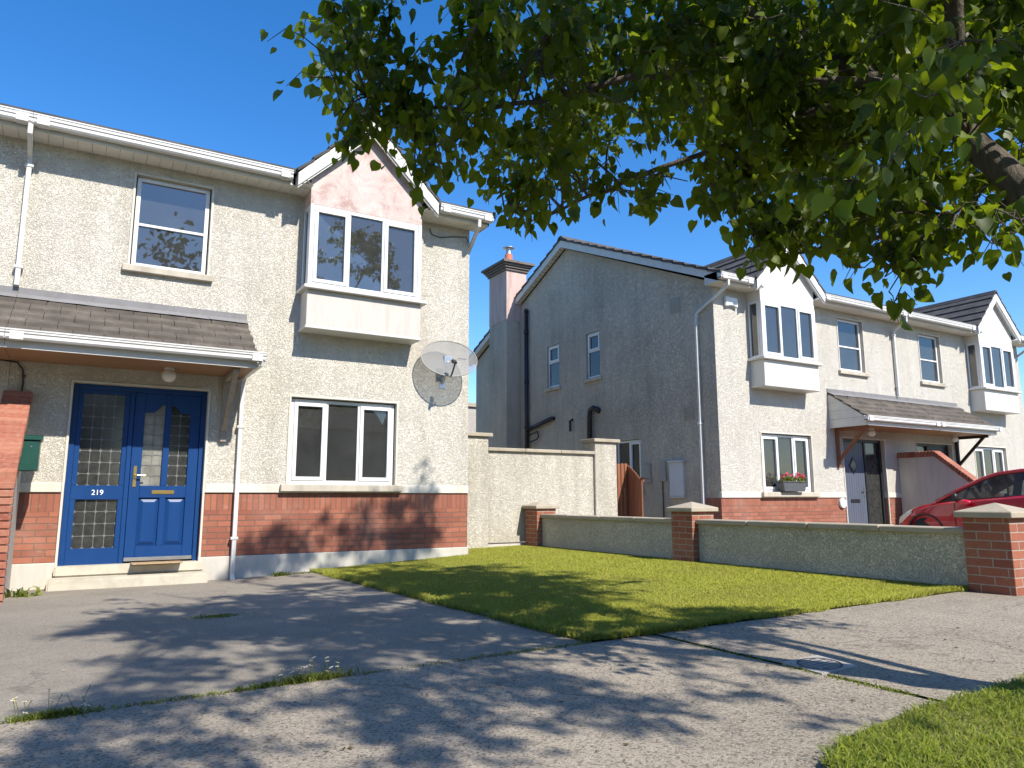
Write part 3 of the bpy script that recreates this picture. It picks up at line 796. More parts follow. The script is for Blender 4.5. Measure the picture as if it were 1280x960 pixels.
    for sd in (-1, 1):
        for i in range(nr):
            t0, t1 = i / nr, (i + 1) / nr
            ua, ub = lerp(1.035, 0, t0), lerp(1.035, 0, t1); z0, z1 = lerp(zf0, zap, t0), lerp(zf0, zap, t1)
            e = .032
            q = [T(uc + sd * ua, dfr, z0), T(uc + sd * (ua + .02), dfr, z0 + e), T(uc + sd * ub, dfr, z1 + .01), T(uc + sd * ub, dfr, z1 - .03),
                 T(uc + sd * ua, vd(z0), z0), T(uc + sd * (ua + .02), vd(z0), z0 + e), T(uc + sd * ub, vd(z1), z1 + .01), T(uc + sd * ub, vd(z1), z1 - .03)]
            rt.add(q, [(0, 1, 2, 3), (7, 6, 5, 4), (0, 4, 5, 1), (1, 5, 6, 2), (2, 6, 7, 3), (3, 7, 4, 0)])
    rt.prism([T(uc - .1, dfr, zap - .06), T(uc - .04, dfr, zap + .04), T(uc + .04, dfr, zap + .04), T(uc + .1, dfr, zap - .06)], tuple(np.subtract(T(0, vd(zap), 0), T(0, dfr, 0))))
    rt.build('bay_roof', M['tile'], bay)
    bg = MB()
    for sd in (-1, 1):
        for (c0, c1, o1, o2) in ((dfr - .035, dfr - .012, .005, .185), (dfr - .06, dfr - .034, .165, .215)):
            pr = [(1.03, zf0 - .02 - o1), (0, zap - .02 - o1), (0, zap - .02 - o2 * 1.2), (1.03 , zf0 - .02 - o2)]
            bg.add([T(uc + sd * u, c, z) for c in (c0, c1) for (u, z) in pr], [(0, 1, 2, 3), (7, 6, 5, 4), (0, 4, 5, 1), (1, 5, 6, 2), (2, 6, 7, 3), (3, 7, 4, 0)])
        # sloping soffit behind the bargeboard and boxed end at the eaves
        ua = 1.03
        bg.add([T(uc + sd * u, c, z) for c in (D - .012, dfr - .03) for (u, z) in ((1.03, zf0 - .17), (0, zap - .2), (0, zap - .185), (1.03, zf0 - .155))],
               [(0, 1, 2, 3), (7, 6, 5, 4), (0, 4, 5, 1), (1, 5, 6, 2), (2, 6, 7, 3), (3, 7, 4, 0)])
        x0, x1 = sorted((uc + sd * 1.03, uc + sd * .82))
        bg.add([T(a_, b_, 4.203) for a_ in (x0, x1) for b_ in (.30, dfr - .02)] + [T(uc + sd * 1.03, b_, 4.33) for b_ in (.30, dfr - .02)], [(0, 1, 3, 2), (0, 1, 5, 4), (2, 3, 5, 4)] )
    bg.build('bay_bargeboard', M['fascia' if pinkbay else 'upvc'], bay)
    return root, T, Q, S

# ------------------------------------------------------------------ houses
PARTY = -.78
main, T1, Q1, S1 = make_house(PARTY, 1, 9.88, 0., 'cream roughcast house with the blue front door and a stained pink bay gable', 'cream', True,
                              opts=('party_pipe', 'canopy_pipe', 'bare_bracket', 'left_curtain_no'))
left, T0, Q0, S0 = make_house(PARTY - .004, -1, 9.88, 0., 'cream house at the left photo edge, joined to the blue-doored house', 'cream', True, opts=('bare_bracket',))
right, T2, Q2, S2 = make_house(16.25, -1, 10.0, -.07, 'pale house with a grey front door and a grey weathered gable end with a chimney', 'white', False,
                               opts=('gable_windows', 'blinds', 'party_pipe', 'cheek'))
right2, T3, Q3, S3 = make_house(16.254, 1, 10.0, -.07, 'pale house farthest right with a bay at the photo edge, behind the red car', 'white', False, opts=('blinds', 'dark_bracket', 'cheek'))

# ---- front doors
def arch_pts(a0, a1, b0, b1, drop, side, n=10):
    """door glazing outline: top edge sweeps up towards `side`"""
    pts = [(a0, b0), (a1, b0)]
    for i in range(n + 1):
        t = i / n; a = lerp(a1, a0, t)
        k = (a - a0) / (a1 - a0) if side > 0 else (a1 - a) / (a1 - a0)
        kk = 0 if k < .35 else .5 - .5 * math.cos(math.pi * (k - .35) / .65)
        pts.append((a, b1 - drop + drop * kk))
    return pts
def lattice(parent, Q, a0, a1, b0, b1, c, nx, ny):
    l = MB(); w = .0035
    for i in range(1, nx):
        a = lerp(a0, a1, i / nx); qbox(l, Q, a - w, a + w, b0, b1, c, c + .004)
    for j in range(1, ny):
        b = lerp(b0, b1, j / ny); qbox(l, Q, a0, a1, b - w, b + w, c, c + .0045)
    for i in range(1, nx):
        for j in range(1, ny):
            a, b, r = lerp(a0, a1, i / nx), lerp(b0, b1, j / ny), .017
            l.add([Q(a - r, b, c + .006), Q(a, b - r, c + .006), Q(a + r, b, c + .006), Q(a, b + r, c + .006)], [(0, 1, 2, 3)])
            # rounded cell corners
    for i in range(nx):
        for j in range(ny):
            x0, x1 = lerp(a0, a1, i / nx), lerp(a0, a1, (i + 1) / nx); y0, y1 = lerp(b0, b1, j / ny), lerp(b0, b1, (j + 1) / ny)
            rr = .022
            for (cx, cy, sx, sy) in ((x0, y0, 1, 1), (x1, y0, -1, 1), (x0, y1, 1, -1), (x1, y1, -1, -1)):
                l.add([Q(cx, cy, c + .005), Q(cx + sx * rr, cy, c + .005), Q(cx, cy + sy * rr, c + .005)], [(0, 1, 2)])
    return l.build('leading', M['cames'], parent, recalc=False)

c = -.10
fr = MB(); Q = Q1
for (a0, a1, b0, b1) in ((.63, .69, -.76, 1.36), (2.04, 2.10, -.76, 1.36), (1.235, 1.285, -.76, 1.30), (.69, 2.04, 1.30, 1.36)): qbox(fr, Q, a0, a1, b0, b1, c - .05, c + .035)
# side panel rails
for (a0, a1, b0, b1) in ((.69, 1.235, 1.25, 1.30), (.69, 1.235, .0, .165), (.69, 1.235, -.76, -.56), (.69, .745, -.56, 0.), (1.18, 1.235, -.56, 0.), (.69, .745, .165, 1.25), (1.18, 1.235, .165, 1.25)): qbox(fr, Q, a0, a1, b0, b1, c - .04, c + .02)
# leaf: stiles, rails
L0, L1 = 1.29, 2.035
for (a0, a1, b0, b1) in ((L0, 1.405, -.70, 1.295), (1.92, L1, -.70, 1.295), (1.405, 1.92, .02, .165), (1.405, 1.92, -.70, -.55), (1.63, 1.70, -.55, .02), (1.63, 1.70, .165, 1.295)): qbox(fr, Q, a0, a1, b0, b1, c - .03, c + .025)
for side, (a0, a1) in ((1, (1.405, 1.63)), (-1, (1.70, 1.92))):
    ap = arch_pts(a0, a1, .165, 1.17, .11, side)[2:]
    top = [(a0, 1.295), (a1, 1.295)]
    poly = top + ap
    for cc, in ((c + .024,),):
        n = len(ap) - 1
        for i in range(n):
            (x1, y1), (x2, y2) = ap[i], ap[i + 1]
            fr.add([Q(x1, y1, cc), Q(x2, y2, cc), Q(x2, 1.295, cc), Q(x1, 1.295, cc), Q(x1, y1, c - .02), Q(x2, y2, c - .02)], [(0, 1, 2, 3), (0, 4, 5, 1)])
    # raised lower panel
    qbox(fr, Q, a0, a1, -.55, .02, c - .03, c - .002)
    fr.add([Q(a, b, k) for (i0, k) in ((.012, c - .002), (.05, c + .016)) for (a, b) in ((a0 + i0, -.55 + i0), (a1 - i0, -.55 + i0), (a1 - i0, .02 - i0), (a0 + i0, .02 - i0))],
           [(0, 1, 5, 4), (1, 2, 6, 5), (2, 3, 7, 6), (3, 0, 4, 7), (4, 5, 6, 7)])
door = fr.build('front_door', M['blue'], main, bevel=.004)
door['label'] = 'blue panelled front door and side panel with leaded glass'
for (a0, a1, b0, b1, nx, ny, mm) in ((.745, 1.18, .165, 1.25, 4, 8, 'leaded_glass'), (.745, 1.18, -.56, 0., 4, 4, 'leaded_glass'), (1.405, 1.63, .165, 1.18, 2, 8, 'leaded_frost'), (1.70, 1.92, .165, 1.18, 2, 8, 'leaded_glass')):
    g = MB(); qbox(g, Q, a0, a1, b0, b1, c - .02, c - .012); g.build('pane', M[mm], door)
    lattice(door, Q, a0, a1, b0, b1 if ny == 4 or nx == 4 else 1.16, c - .0115, nx, ny)
g = MB(); qbox(g, Q, 1.54, 1.79, .065, .112, c + .025, c + .034); qbox(g, Q, 1.56, 1.77, .078, .099, c + .034, c + .039); g.build('letterbox', M['brass'], door, bevel=.003)
g = MB(); qbox(g, Q, 1.325, 1.362, .15, .40, c + .025, c + .033); g.tube([Q(1.343, .29, c + .03), Q(1.343, .29, c + .075), Q(1.37, .288, c + .08), Q(1.46, .285, c + .078)], .009, 8); g.build('handle', M['brass'], door, bevel=.002)
g = MB(); qbox(g, Q, L0, L1, -.722, -.68, c + .02, c + .05); g.build('weather_bar', M['steel'], door, bevel=.004)
def text_part(txt, size, pos, m, parent, name):
    cu = bpy.data.curves.new(name, 'FONT'); cu.body = txt; cu.size = size; cu.extrude = .002; cu.align_x = 'CENTER'
    tmp = bpy.data.objects.new('tmp_text', cu); C.objects.link(tmp)
    bpy.context.view_layer.update()
    me = bpy.data.meshes.new_from_object(tmp.evaluated_get(bpy.context.evaluated_depsgraph_get()))
    bpy.data.objects.remove(tmp); bpy.data.curves.remove(cu)
    o = bpy.data.objects.new(name, me); C.objects.link(o); me.materials.clear(); me.materials.append(m)
    og = ORI[parent.name]
    mat4 = Matrix.Rotation(R(90), 4, 'X'); me.transform(mat4); me.transform(Matrix.Translation(Vector(pos) - og))
    o.parent = parent; ORI[o.name] = og.copy()
    return o
text_part('219', .085, Q(.965, .055, c + .022), M['daisy'], door, 'house_number')
g = MB()
wf = .026
for (a0, a1, b0, b1) in ((.602, .628, -.76, 1.386), (2.102, 2.128, -.76, 1.386), (.628, 2.102, 1.362, 1.388)): qbox(g, Q, a0, a1, b0, b1, -.1, .028)
g.build('door_surround', M['band'], main, bevel=.004)
g = MB(); qbox(g, Q, .60, 2.16, -.86, -.745, -.2, .10); qbox(g, Q, .55, 2.18, -1.05, -.862, -.02, .34)
g.build('doorstep', M['step'], main, bevel=.018, seg=2)

def grey_door(QQ, root, leafm, sidem):
    c = -.10; fr = MB()
    for (a0, a1, b0, b1) in ((.63, .69, -.76, 1.36), (2.04, 2.10, -.76, 1.36), (1.20, 1.26, -.76, 1.30), (.69, 2.04, 1.30, 1.36)): qbox(fr, QQ, a0, a1, b0, b1, c - .05, c + .035)
    d = fr.build('front_door', M['darkdoor'], root, bevel=.004)
    lf = MB(); x = 1.262
    while x < 2.03:
        qbox(lf, QQ, x, min(x + .074, 2.038), -.72, 1.298, c - .03, c + .012); x += .078
    qbox(lf, QQ, 1.262, 2.038, -.72, 1.298, c - .035, c + .004)
    lf.build('door_leaf', M[leafm], d, bevel=.003)
    g = MB(); ca, cb, r = 1.65, .78, .15
    g.prism([QQ(ca - r, cb, c + .013), QQ(ca, cb - r * 1.25, c + .013), QQ(ca + r, cb, c + .013), QQ(ca, cb + r * 1.25, c + .013)], tuple(np.subtract(QQ(0, 0, .012), QQ(0, 0, 0))))
    g.build('diamond_light', M['darkdoor'], d)
    g = MB(); r = .11
    g.prism([QQ(ca - r, cb, c + .026), QQ(ca, cb - r * 1.25, c + .026), QQ(ca + r, cb, c + .026), QQ(ca, cb + r * 1.25, c + .026)], tuple(np.subtract(QQ(0, 0, .004), QQ(0, 0, 0))))
    g.build('pane', M['leaded_frost'], d)
    g = MB(); qbox(g, QQ, .69, 1.20, -.70, 1.29, c - .02, c - .01); g.build('side_pane', M['leaded_glass'], d)
    g = MB(); qbox(g, QQ, 1.50, 1.80, -.02, .05, c + .012, c + .024); g.build('letterbox', M['black'], d)
    g = MB(); qbox(g, QQ, 1.31, 1.345, .1, .34, c + .012, c + .022); g.tube([QQ(1.33, .24, c + .02), QQ(1.33, .24, c + .06), QQ(1.42, .24, c + .065)], .01, 8); g.build('handle', M['steel'], d)
    g = MB()
    for (a0, a1, b0, b1) in ((.602, .628, -.76, 1.386), (2.102, 2.128, -.76, 1.386), (.628, 2.102, 1.362, 1.388)): qbox(g, QQ, a0, a1, b0, b1, -.1, .028)
    g.build('door_surround', M['band'], root, bevel=.004)
    g = MB(); qbox(g, QQ, .55, 2.18, -1.0, -.745, -.2, .34); g.build('doorstep', M['step'], root, bevel=.015)
grey_door(Q2, right, 'greydoor', 'darkdoor')
grey_door(Q3, right2, 'darkdoor', 'darkdoor')
grey_door(Q0, left, 'darkdoor', 'darkdoor')

# ---- gable end details of the pale house
S = S2
for (a0, a1) in ((3.65, 4.2), (5.38, 5.95)):
    casement(right, S, a0 + .012, a1 - .012, 2.945, 4.055, -.07, rows=[(.60, False), (.40, True)], fw=.04, sw=.045, glassm=M['glass_dark'], room='room', rdepth=.8,
             sill=(a0 - .07, a1 + .07, 2.855, 2.94, -.085, .06))
casement(right, S, 2.262, 3.118, .26, 1.35, -.07, cols=[(.5, True), (.5, False)], fw=.045, glassm=M['glass_dark'], room='room', rdepth=.8, sill=(2.2, 3.2, .165, .255, -.085, .06))
# chimney breast and stack
ch = MB(); YB0, YB1 = 7.30, 8.30
qbox(ch, S, YB0, YB1, -1.2, 4.95, .002, .46)
qbox(ch, S, YB0 + .002, YB1 - .002, 4.952, 6.50, -.18, .458)
chim = ch.build('chimney', M['bayboard'], right)
chim.data.materials.clear(); chim.data.materials.append(M['grey'])
st = MB(); qbox(st, S, YB0 - .006, YB1 + .006, 5.05, 6.50, -.19, .466); st.build('chimney_stack', M['stack'], chim)
cc = MB()
for i, (e, z0, z1) in enumerate(((.05, 6.50, 6.57), (.09, 6.57, 6.63), (.13, 6.63, 6.69), (.19, 6.69, 6.76))):
    qbox(cc, S, YB0 - e, YB1 + e, z0 + .001 * i, z1, -.19 - e, .46 + e)
cc.add([S(a, 6.761, b) for a in (YB0 - .15, YB1 + .15) for b in (-.33, .61)] + [S((YB0 + YB1) / 2, 6.86, .14)], [(0, 1, 4), (1, 3, 4), (3, 2, 4), (2, 0, 4)])
cc.build('chimney_cap', M['capdark'], chim)
cp_ = S((YB0 + YB1) / 2 - .12, 6.80, .17)
pt = MB(); pt.lathe(cp_, [(.15, 0), (.15, .05), (.125, .07), (.11, .30), (.105, .31)], 20); pt.build('chimney_pot', M['terracotta'], chim, smooth=True)
pt = MB(); pt.lathe(cp_, [(.10, .30), (.085, .33), (.075, .45), (.075, .48), (.17, .50), (.17, .52), (.06, .56), (.001, .565)], 20); pt.build('cowl', M['steel'], chim, smooth=False)
sp = MB(); sp.tube([S(6.88, -1, .075), S(6.88, 5.24, .075)], .055, 10); sp.lathe(S(6.88, 5.22, .075), [(.062, 0), (.062, .06), (.04, .09), (.01, .1)], 12)
for z in (4.6, 3.2, 1.95): sp.lathe(S(6.88, z, .075), [(.066, 0), (.066, .07)], 12)
sp.tube([S(6.88, 1.92, .075), S(6.4, 1.99, .075), S(5.65, 2.12, .075), S(5.62, 2.12, -.02)], .05, 8)
sp.tube([S(6.88, 1.55, .09), S(6.35, 1.63, .09), S(6.25, 1.7, .09), S(6.3, 1.83, .09), S(6.8, 1.76, .09)], .022, 6)
sp.build('soil_pipe', M['black'], right, smooth=True)
vp = MB(); vp.tube([S(4.0, 1.35, .09), S(4.0, 2.02, .09), S(3.96, 2.16, .09), S(3.84, 2.2, .09), S(3.74, 2.15, .05), S(3.7, 2.1, -.01)], .062, 10); vp.build('vent_pipe', M['black'], right, smooth=True)
vp = MB(); vp.tube([S(4.84, 1.72, .06), S(4.84, 1.98, .06), S(4.8, 2.02, -.01)], .03, 8); vp.build('overflow_pipe', M['black'], right, smooth=True)
mb_ = MB(); qbox(mb_, S, .95, 1.34, .12, .80, .002, .06); qbox(mb_, S, .92, 1.37, .80, .835, .002, .09); qbox(mb_, S, .95, 1.34, .085, .116, .002, .075); mb_.build('meter_box', M['meter'], right, bevel=.006)
for (a0, a1, z0, z1) in ((1.48, 1.7, .43, .84), (1.95, 2.2, .40, .80)):
    mb_ = MB(); qbox(mb_, S, a0, a1, z0, z1, .0, .035); mb_.build('vent_cover', M['vent'], right, bevel=.006)
for (a0, a1, z0, z1) in ((.9, 1.2, 3.9, 4.22), (.62, .9, 1.62, 1.88)):
    mb_ = MB(); qbox(mb_, S, a0, a1, z0, z1, .0, .014)
    for i in range(7):
        b = lerp(z0 + .03, z1 - .04, i / 6); qbox(mb_, S, a0 + .02, a1 - .02, b, b + .018, .014, .022)
    mb_.build('wall_vent', M['vent'], right, bevel=.003)
cb = MB(); cb.tube([S(1.59, .42, .02), S(1.59, -.9, .02)], .012, 6); cb.build('cable', M['cable'], right)
gr_ = MB(); gr_.lathe(Q2(2.13 + .12, -.03, .0), [(.001, -.05), (.1, -.05), (.11, -.04), (.11, -.004), (.1, 0)], 20, 'y'); gr_.build('round_vent', M['meter'], right)

# ------------------------------------------------------------------ things on the houses
al = empty('alarm_box', Q2(W_H - .45, 3.93, .03), 'white alarm box under the eaves beside a bay window and grey gable', 'alarm box')
g = MB()
prof = [(-.17, -.10), (-.13, -.10), (-.06, -.075), (.06, -.075), (.13, -.10), (.17, -.10), (.165, .10), (-.165, .10)]
g.prism([Q2(W_H - .45 + a, 3.93 + b, .016) for a, b in prof], tuple(np.subtract(Q2(0, 0, .07), Q2(0, 0, 0)))); g.build('cover', M['upvc'], al, bevel=.012, seg=2)
g = MB(); qbox(g, Q2, W_H - .60, W_H - .30, 3.835, 4.025, .008, .016); g.build('backplate', M['meter'], al)

# satellite dish
dc = Vector((4.56, 9.585, 2.05))
dish = empty('satellite_dish', (4.56, 9.86, 1.85), 'grey perforated mesh satellite dish on the corner of the cream house', 'satellite dish')
nrm = Vector((-.18, -1, .42)).normalized(); rgt = nrm.cross(Vector((0, 0, 1))).normalized() * -1; upv = nrm.cross(rgt).normalized()
if upv.z < 0: upv = -upv
pts = []; fs = []; nr_, na = 10, 48
for i in range(nr_ + 1):
    r_ = i / nr_
    for k in range(na):
        th = 2 * math.pi * k / na
        p = dc + rgt * (.425 * r_ * math.cos(th)) + upv * (.31 * r_ * math.sin(th)) - nrm * (.075 * (1 - r_ * r_))
        pts.append(tuple(p))
for i in range(nr_):
    for k in range(na):
        fs.append((i * na + k, i * na + (k + 1) % na, (i + 1) * na + (k + 1) % na, (i + 1) * na + k))
mbd = MB(); mbd.add(pts, fs); mbd.build('reflector', M['dish'], dish, smooth=True, recalc=False)
rim = MB(); rim.tube([tuple(dc + rgt * (.425 * math.cos(t)) + upv * (.31 * math.sin(t))) for t in [2 * math.pi * k / 48 for k in range(49)]], .007, 6, cap=False); rim.build('rim', M['vent'], dish, smooth=True)
lnb0 = dc - upv * .29; lnb1 = dc + nrm * .24 - upv * .22
arm = MB(); arm.tube([tuple(dc - upv * .30 - nrm * .03), tuple(lnb0 + nrm * .06), tuple(lnb1 - upv * .02)], .013, 6); arm.build('arm', M['black'], dish)
lb = MB(); d_ = (dc - lnb1).normalized(); lb.tube([tuple(lnb1 - d_ * .05), tuple(lnb1), tuple(lnb1 + d_ * .05), tuple(lnb1 + d_ * .055), tuple(lnb1 + d_ * .09)], [.02, .026, .026, .034, .034], 12); lb.build('receiver', M['black'], dish)
mt = MB(); bk = dc - nrm * .075
mt.tube([tuple(bk), tuple(bk - nrm * .07 - Vector((0, 0, .0))), (4.58, 9.80, 1.78), (4.58, 9.865, 1.72)], .019, 8); mt.box(4.53, 4.63, 9.862, 9.868, 1.64, 1.80)
mt.box(bk.x - .06, bk.x + .06, bk.y + .0, bk.y + .05, bk.z - .08, bk.z + .08); mt.build('mount', M['steel'], dish)
cbl = MB(); cbl.tube([(4.58, 9.86, 1.76), (4.66, 9.862, 1.9), (4.85, 9.862, 2.13), (4.98, 9.862, 2.12)], .006, 6); cbl.build('cable', M['cable'], dish)

# cables
cb = MB(); cb.tube([(-.95, 9.85, 1.56), (-.72, 9.85, 1.54), (-.66, 9.85, 1.46), (-.645, 9.85, 1.3), (-.65, 9.85, 1.18)], .009, 6); cb.tube([(-.66, 9.852, 1.40), (-.63, 9.845, 1.38)], .014, 6)
tag(cb.build('wall_cable', M['cable']), 'black cable drooping under the porch above the brick-topped dividing wall', 'cable')
cb = MB(); pth = [(4.33, 4.1), (4.36, 4.02), (4.5, 3.99), (4.7, 4.04), (4.9, 4.07), (4.96, 4.08), (5.0, 4.0)]
cb.tube([(x, 9.855, z) for x, z in pth], .007, 6); tag(cb.build('wall_cable', M['cable']), 'thin cable looped under the eaves right of the pink bay gable', 'cable')

# letter box on the dividing wall
mbx = empty('post_box', (-.45, 9.42, .33), 'green metal post box fixed to the dividing wall beside the blue door', 'post box')
g = MB(); g.box(-.57, -.40, 9.22, 9.50, .30, .62); g.build('body', M['green'], mbx, bevel=.008)
g = MB(); g.prism([(-.57, 9.20, .622), (-.57, 9.52, .622), (-.57, 9.52, .70), (-.57, 9.20, .66)], (.19, 0, 0)); g.build('lid', M['green'], mbx, bevel=.006)
g = MB(); g.box(-.48, -.465, 9.214, 9.219, .55, .56); g.box(-.40, -.392, 9.34, 9.37, .60, .615); g.build('lock', M['steel'], mbx)

# door mat on the step
g = MB(); g.box(.58, 1.12, 9.60, 9.83, -.743, -.728); tag(g.build('door_mat', M['mat'], origin=(.8, 9.7, -.74), bevel=.004), 'brown coir mat on the step of the blue door', 'door mat')

# planter with geraniums on the sill of the pale house
px, pz = 12.33, .142
pl = empty('window_box', (px, 9.88, pz), 'slate grey window box of red flowers on the sill of the pale house', 'planter')
g = MB(); b0, b1, d0, d1 = .30, .36, .065, .08; h0, h1 = pz - .008, pz + .17
g.add([(px + sx * b0, 9.895 + sy * d0, h0) for sx in (-1, 1) for sy in (-1, 1)] + [(px + sx * b1, 9.895 + sy * d1, h1) for sx in (-1, 1) for sy in (-1, 1)],
      [(0, 1, 3, 2), (4, 6, 7, 5), (0, 4, 5, 1), (2, 3, 7, 6), (0, 2, 6, 4), (1, 5, 7, 3)])
g.box(px - b1 - .012, px + b1 + .012, 9.895 - d1 - .012, 9.895 + d1 + .012, h1 + .001, h1 + .022)
g.build('trough', M['planter'], pl, bevel=.006)
g = MB(); rnd = random.Random(3)
for i in range(230):
    x, y, z = px + rnd.uniform(-.36, .36), 9.895 + rnd.uniform(-.09, .08), h1 + rnd.uniform(.01, .11)
    a = rnd.uniform(0, 6.28); r_ = rnd.uniform(.018, .035); t = rnd.uniform(-.6, .6)
    ax = Vector((math.cos(a), math.sin(a), t)).normalized(); bx_ = ax.cross(Vector((rnd.uniform(-1, 1), rnd.uniform(-1, 1), 1))).normalized()
    p = Vector((x, y, z)); g.add([tuple(p - ax * r_), tuple(p + bx_ * r_), tuple(p + ax * r_), tuple(p - bx_ * r_)], [(0, 1, 2, 3)])
g.build('leaves', M['weedleaf'], pl, recalc=False)
for (fx, fz) in ((-.2, .19), (-.05, .17), (.08, .13), (.2, .17), (.3, .15), (.31, .10), (-.3, .13), (.14, .19)):
    g = MB(); cc_ = Vector((px + fx, 9.86, h1 + fz - .02))
    for i in range(26):
        d = Vector((rnd.gauss(0, 1), rnd.gauss(0, 1), rnd.gauss(0, 1))).normalized(); p = cc_ + d * .035
        a = d.cross(Vector((.3, .5, 1))).normalized(); b = d.cross(a)
        g.add([tuple(p + a * .016), tuple(p + b * .016), tuple(p - a * .016), tuple(p - b * .016)], [(0, 1, 2, 3)])
    g.build('flower', M['petal'], pl, recalc=False)

# ------------------------------------------------------------------ boundary walls
# dividing wall of the left pair: rendered sides, sloping brick coping
def dividing_wall(xc, prof, zg, label, wid=.22, cop=.26):
    root = empty('dividing_wall', (xc, prof[0][0], zg), label, 'wall')
    n = len(prof)
    b = MB(); ch_ = .125
    base = [(prof[0][0], zg - .2)] + [(y, z - ch_) for y, z in prof] + [(prof[-1][0] + .001, zg - .2)]
    b.prism([(xc - wid / 2, y, z) for y, z in base], (wid, 0, 0)); b.build('render', M['plinth'], root)
    c_ = MB()
    for (y0, z0), (y1, z1) in zip(prof, prof[1:]):
        L_ = math.hypot(y1 - y0, z1 - z0); k = max(1, round(L_ / .076))
        nx_, nz_ = (z1 - z0) / L_, -(y1 - y0) / L_
        if nz_ < 0: nx_, nz_ = -nx_, -nz_
        for i in range(k):
            ta, tb = i / k + .075 / k, (i + 1) / k - .075 / k
            p = [(lerp(y0, y1, t), lerp(z0, z1, t)) for t in (ta, tb)]
            j = random.uniform(-.003, .003)
            c_.add([(x, y - nx_ * 0 + (nx_ * 0), z) for x in (xc - cop / 2 + j, xc + cop / 2 + j) for (y, z) in
                    ((p[0][0], p[0][1]), (p[1][0], p[1][1]), (p[1][0], p[1][1] - .128), (p[0][0], p[0][1] - .128))],
                   [(0, 1, 2, 3), (7, 6, 5, 4), (0, 4, 5, 1), (1, 5, 6, 2), (2, 6, 7, 3), (3, 7, 4, 0)])
    c_.build('coping', M['brickplain'], root, bevel=.006)
    # brick front end
    ye, ze_ = prof[-1]
    e = MB(); z = ze_ - .10
    while z > zg - .1:
        e.box(xc - cop / 2, xc + cop / 2, ye - .09, ye + .02, z - .068, z - .004); z -= .0745
    e.box(xc - wid / 2 - .003, xc + wid / 2 + .003, ye - .075, ye + .01, zg - .1, ze_ - .135)
    e.build('brick_end', M['brickplain'], root, bevel=.005)
    return root
def brickplain():
    m, nt, b = newmat('single_bricks'); g = nt.nodes.new('ShaderNodeNewGeometry')
    c1 = ramp(nt, g.outputs['Random Per Island'], [(0, (.23, .07, .042)), (.5, (.30, .098, .058)), (1, (.34, .14, .085))])
    f = noise(nt, g.outputs['Position'], 24, 5, .65)
    nt.links.new(mixc(nt, math_(nt, 'MULTIPLY', maprange(nt, f, .45, .75), .4), c1, (.42, .28, .2)), b.inputs['Base Color'])
    b.inputs['Roughness'].default_value = .88; bump(nt, b, noise(nt, g.outputs['Position'], 80, 3), .5, .005)
    return m
M['brickplain'] = brickplain()
dividing_wall(-.675, [(9.86, 1.20), (9.72, 1.20), (9.42, .92), (8.60, .27)], -.99, 'sloping dividing wall with red brick top beside the blue door', .20, .27)
dividing_wall(16.22, [(9.98, 1.03), (9.15, 1.03), (8.3, .32), (8.0, .1)], -1.0, 'rendered dividing wall with sloping red brick top behind the red car', .22, .26)

# low garden wall
def pier(y0, label):
    x0, w = 6.60, .375; zb = -.95; zt = -.165
    r = empty('brick_pier', (x0 + w / 2, y0 + w / 2, -.8), label, 'pier', 'brick piers of the low garden wall')
    g = MB(); g.box(x0, x0 + w, y0, y0 + w, zb, zt); g.build('shaft', M['pierbrick'], r, bevel=.004)
    g = MB(); e = .045; z0 = zt + .001; z1 = z0 + .05
    p = [(x0 - e, y0 - e), (x0 + w + e, y0 - e), (x0 + w + e, y0 + w + e), (x0 - e, y0 + w + e)]
    g.add([(x, y, z0) for x, y in p] + [(x, y, z1) for x, y in p] + [(x0 + w / 2, y0 + w / 2, z1 + .075)],
          [(3, 2, 1, 0), (0, 1, 5, 4), (1, 2, 6, 5), (2, 3, 7, 6), (3, 0, 4, 7), (4, 5, 8), (5, 6, 8), (6, 7, 8), (7, 4, 8)])
    g.build('cap', M['coping'], r, bevel=.006)
pier(3.185, 'brick pier nearest the camera at the footpath end of the low garden wall')
pier(6.82, 'brick pier halfway along the low garden wall')
pier(10.42, 'brick pier farthest back where the low garden wall meets the tall side wall')
for (y0, y1, lab) in ((3.56, 6.82, 'low rendered garden wall nearest the footpath, between the near and middle piers'), (7.195, 10.42, 'low rendered garden wall farther back, between the middle and far piers')):
    r = empty('garden_wall', (6.79, (y0 + y1) / 2, -.8), lab, 'wall', 'low rendered garden walls')
    g = MB(); g.box(6.70, 6.88, y0 + .002, y1 - .002, -.98, -.315); g.build('render', M['gardenwall'], r)
    g = MB(); n = 4
    for i in range(n):
        a, b = lerp(y0, y1, i / n) + .004, lerp(y0, y1, (i + 1) / n) - .004
        j = random.uniform(-.004, .004)
        g.box(6.655 + j, 6.925 + j, a, b, -.314, -.255 + j)
    g.build('coping', M['coping'], r, bevel=.008)
# tall side wall with pillars
SWY = 10.85
r = empty('side_wall', (6.9, SWY, -.8), 'tall cream roughcast side wall between the blue-doored house and the wooden gate', 'wall')
g = MB(); g.box(5.02, 8.10, SWY, SWY + .2, -.72, .80); g.build('render', M['sidewall'], r)
g = MB(); g.box(5.02, 8.10, SWY - .02, SWY + .22, -1.0, -.745); g.build('plinth', M['plinth'], r)
g = MB()
for i in range(3): g.box(5.88 + i * .745, 5.88 + (i + 1) * .745 - .006, SWY - .05, SWY + .25, .801, .86)
g.build('coping', M['coping'], r, bevel=.008)
for (x0, x1) in ((5.03, 5.88), (8.105, 8.60)):
    g = MB(); g.box(x0, x1, SWY - .06, SWY + .30, -.95, 1.03); g.build('pillar', M['sidewall'], r, bevel=.01)
    g = MB(); g.box(x0 - .05, x1 + .06, SWY - .11, SWY + .35, 1.031, 1.095); g.build('pillar_cap', M['coping'], r, bevel=.008)
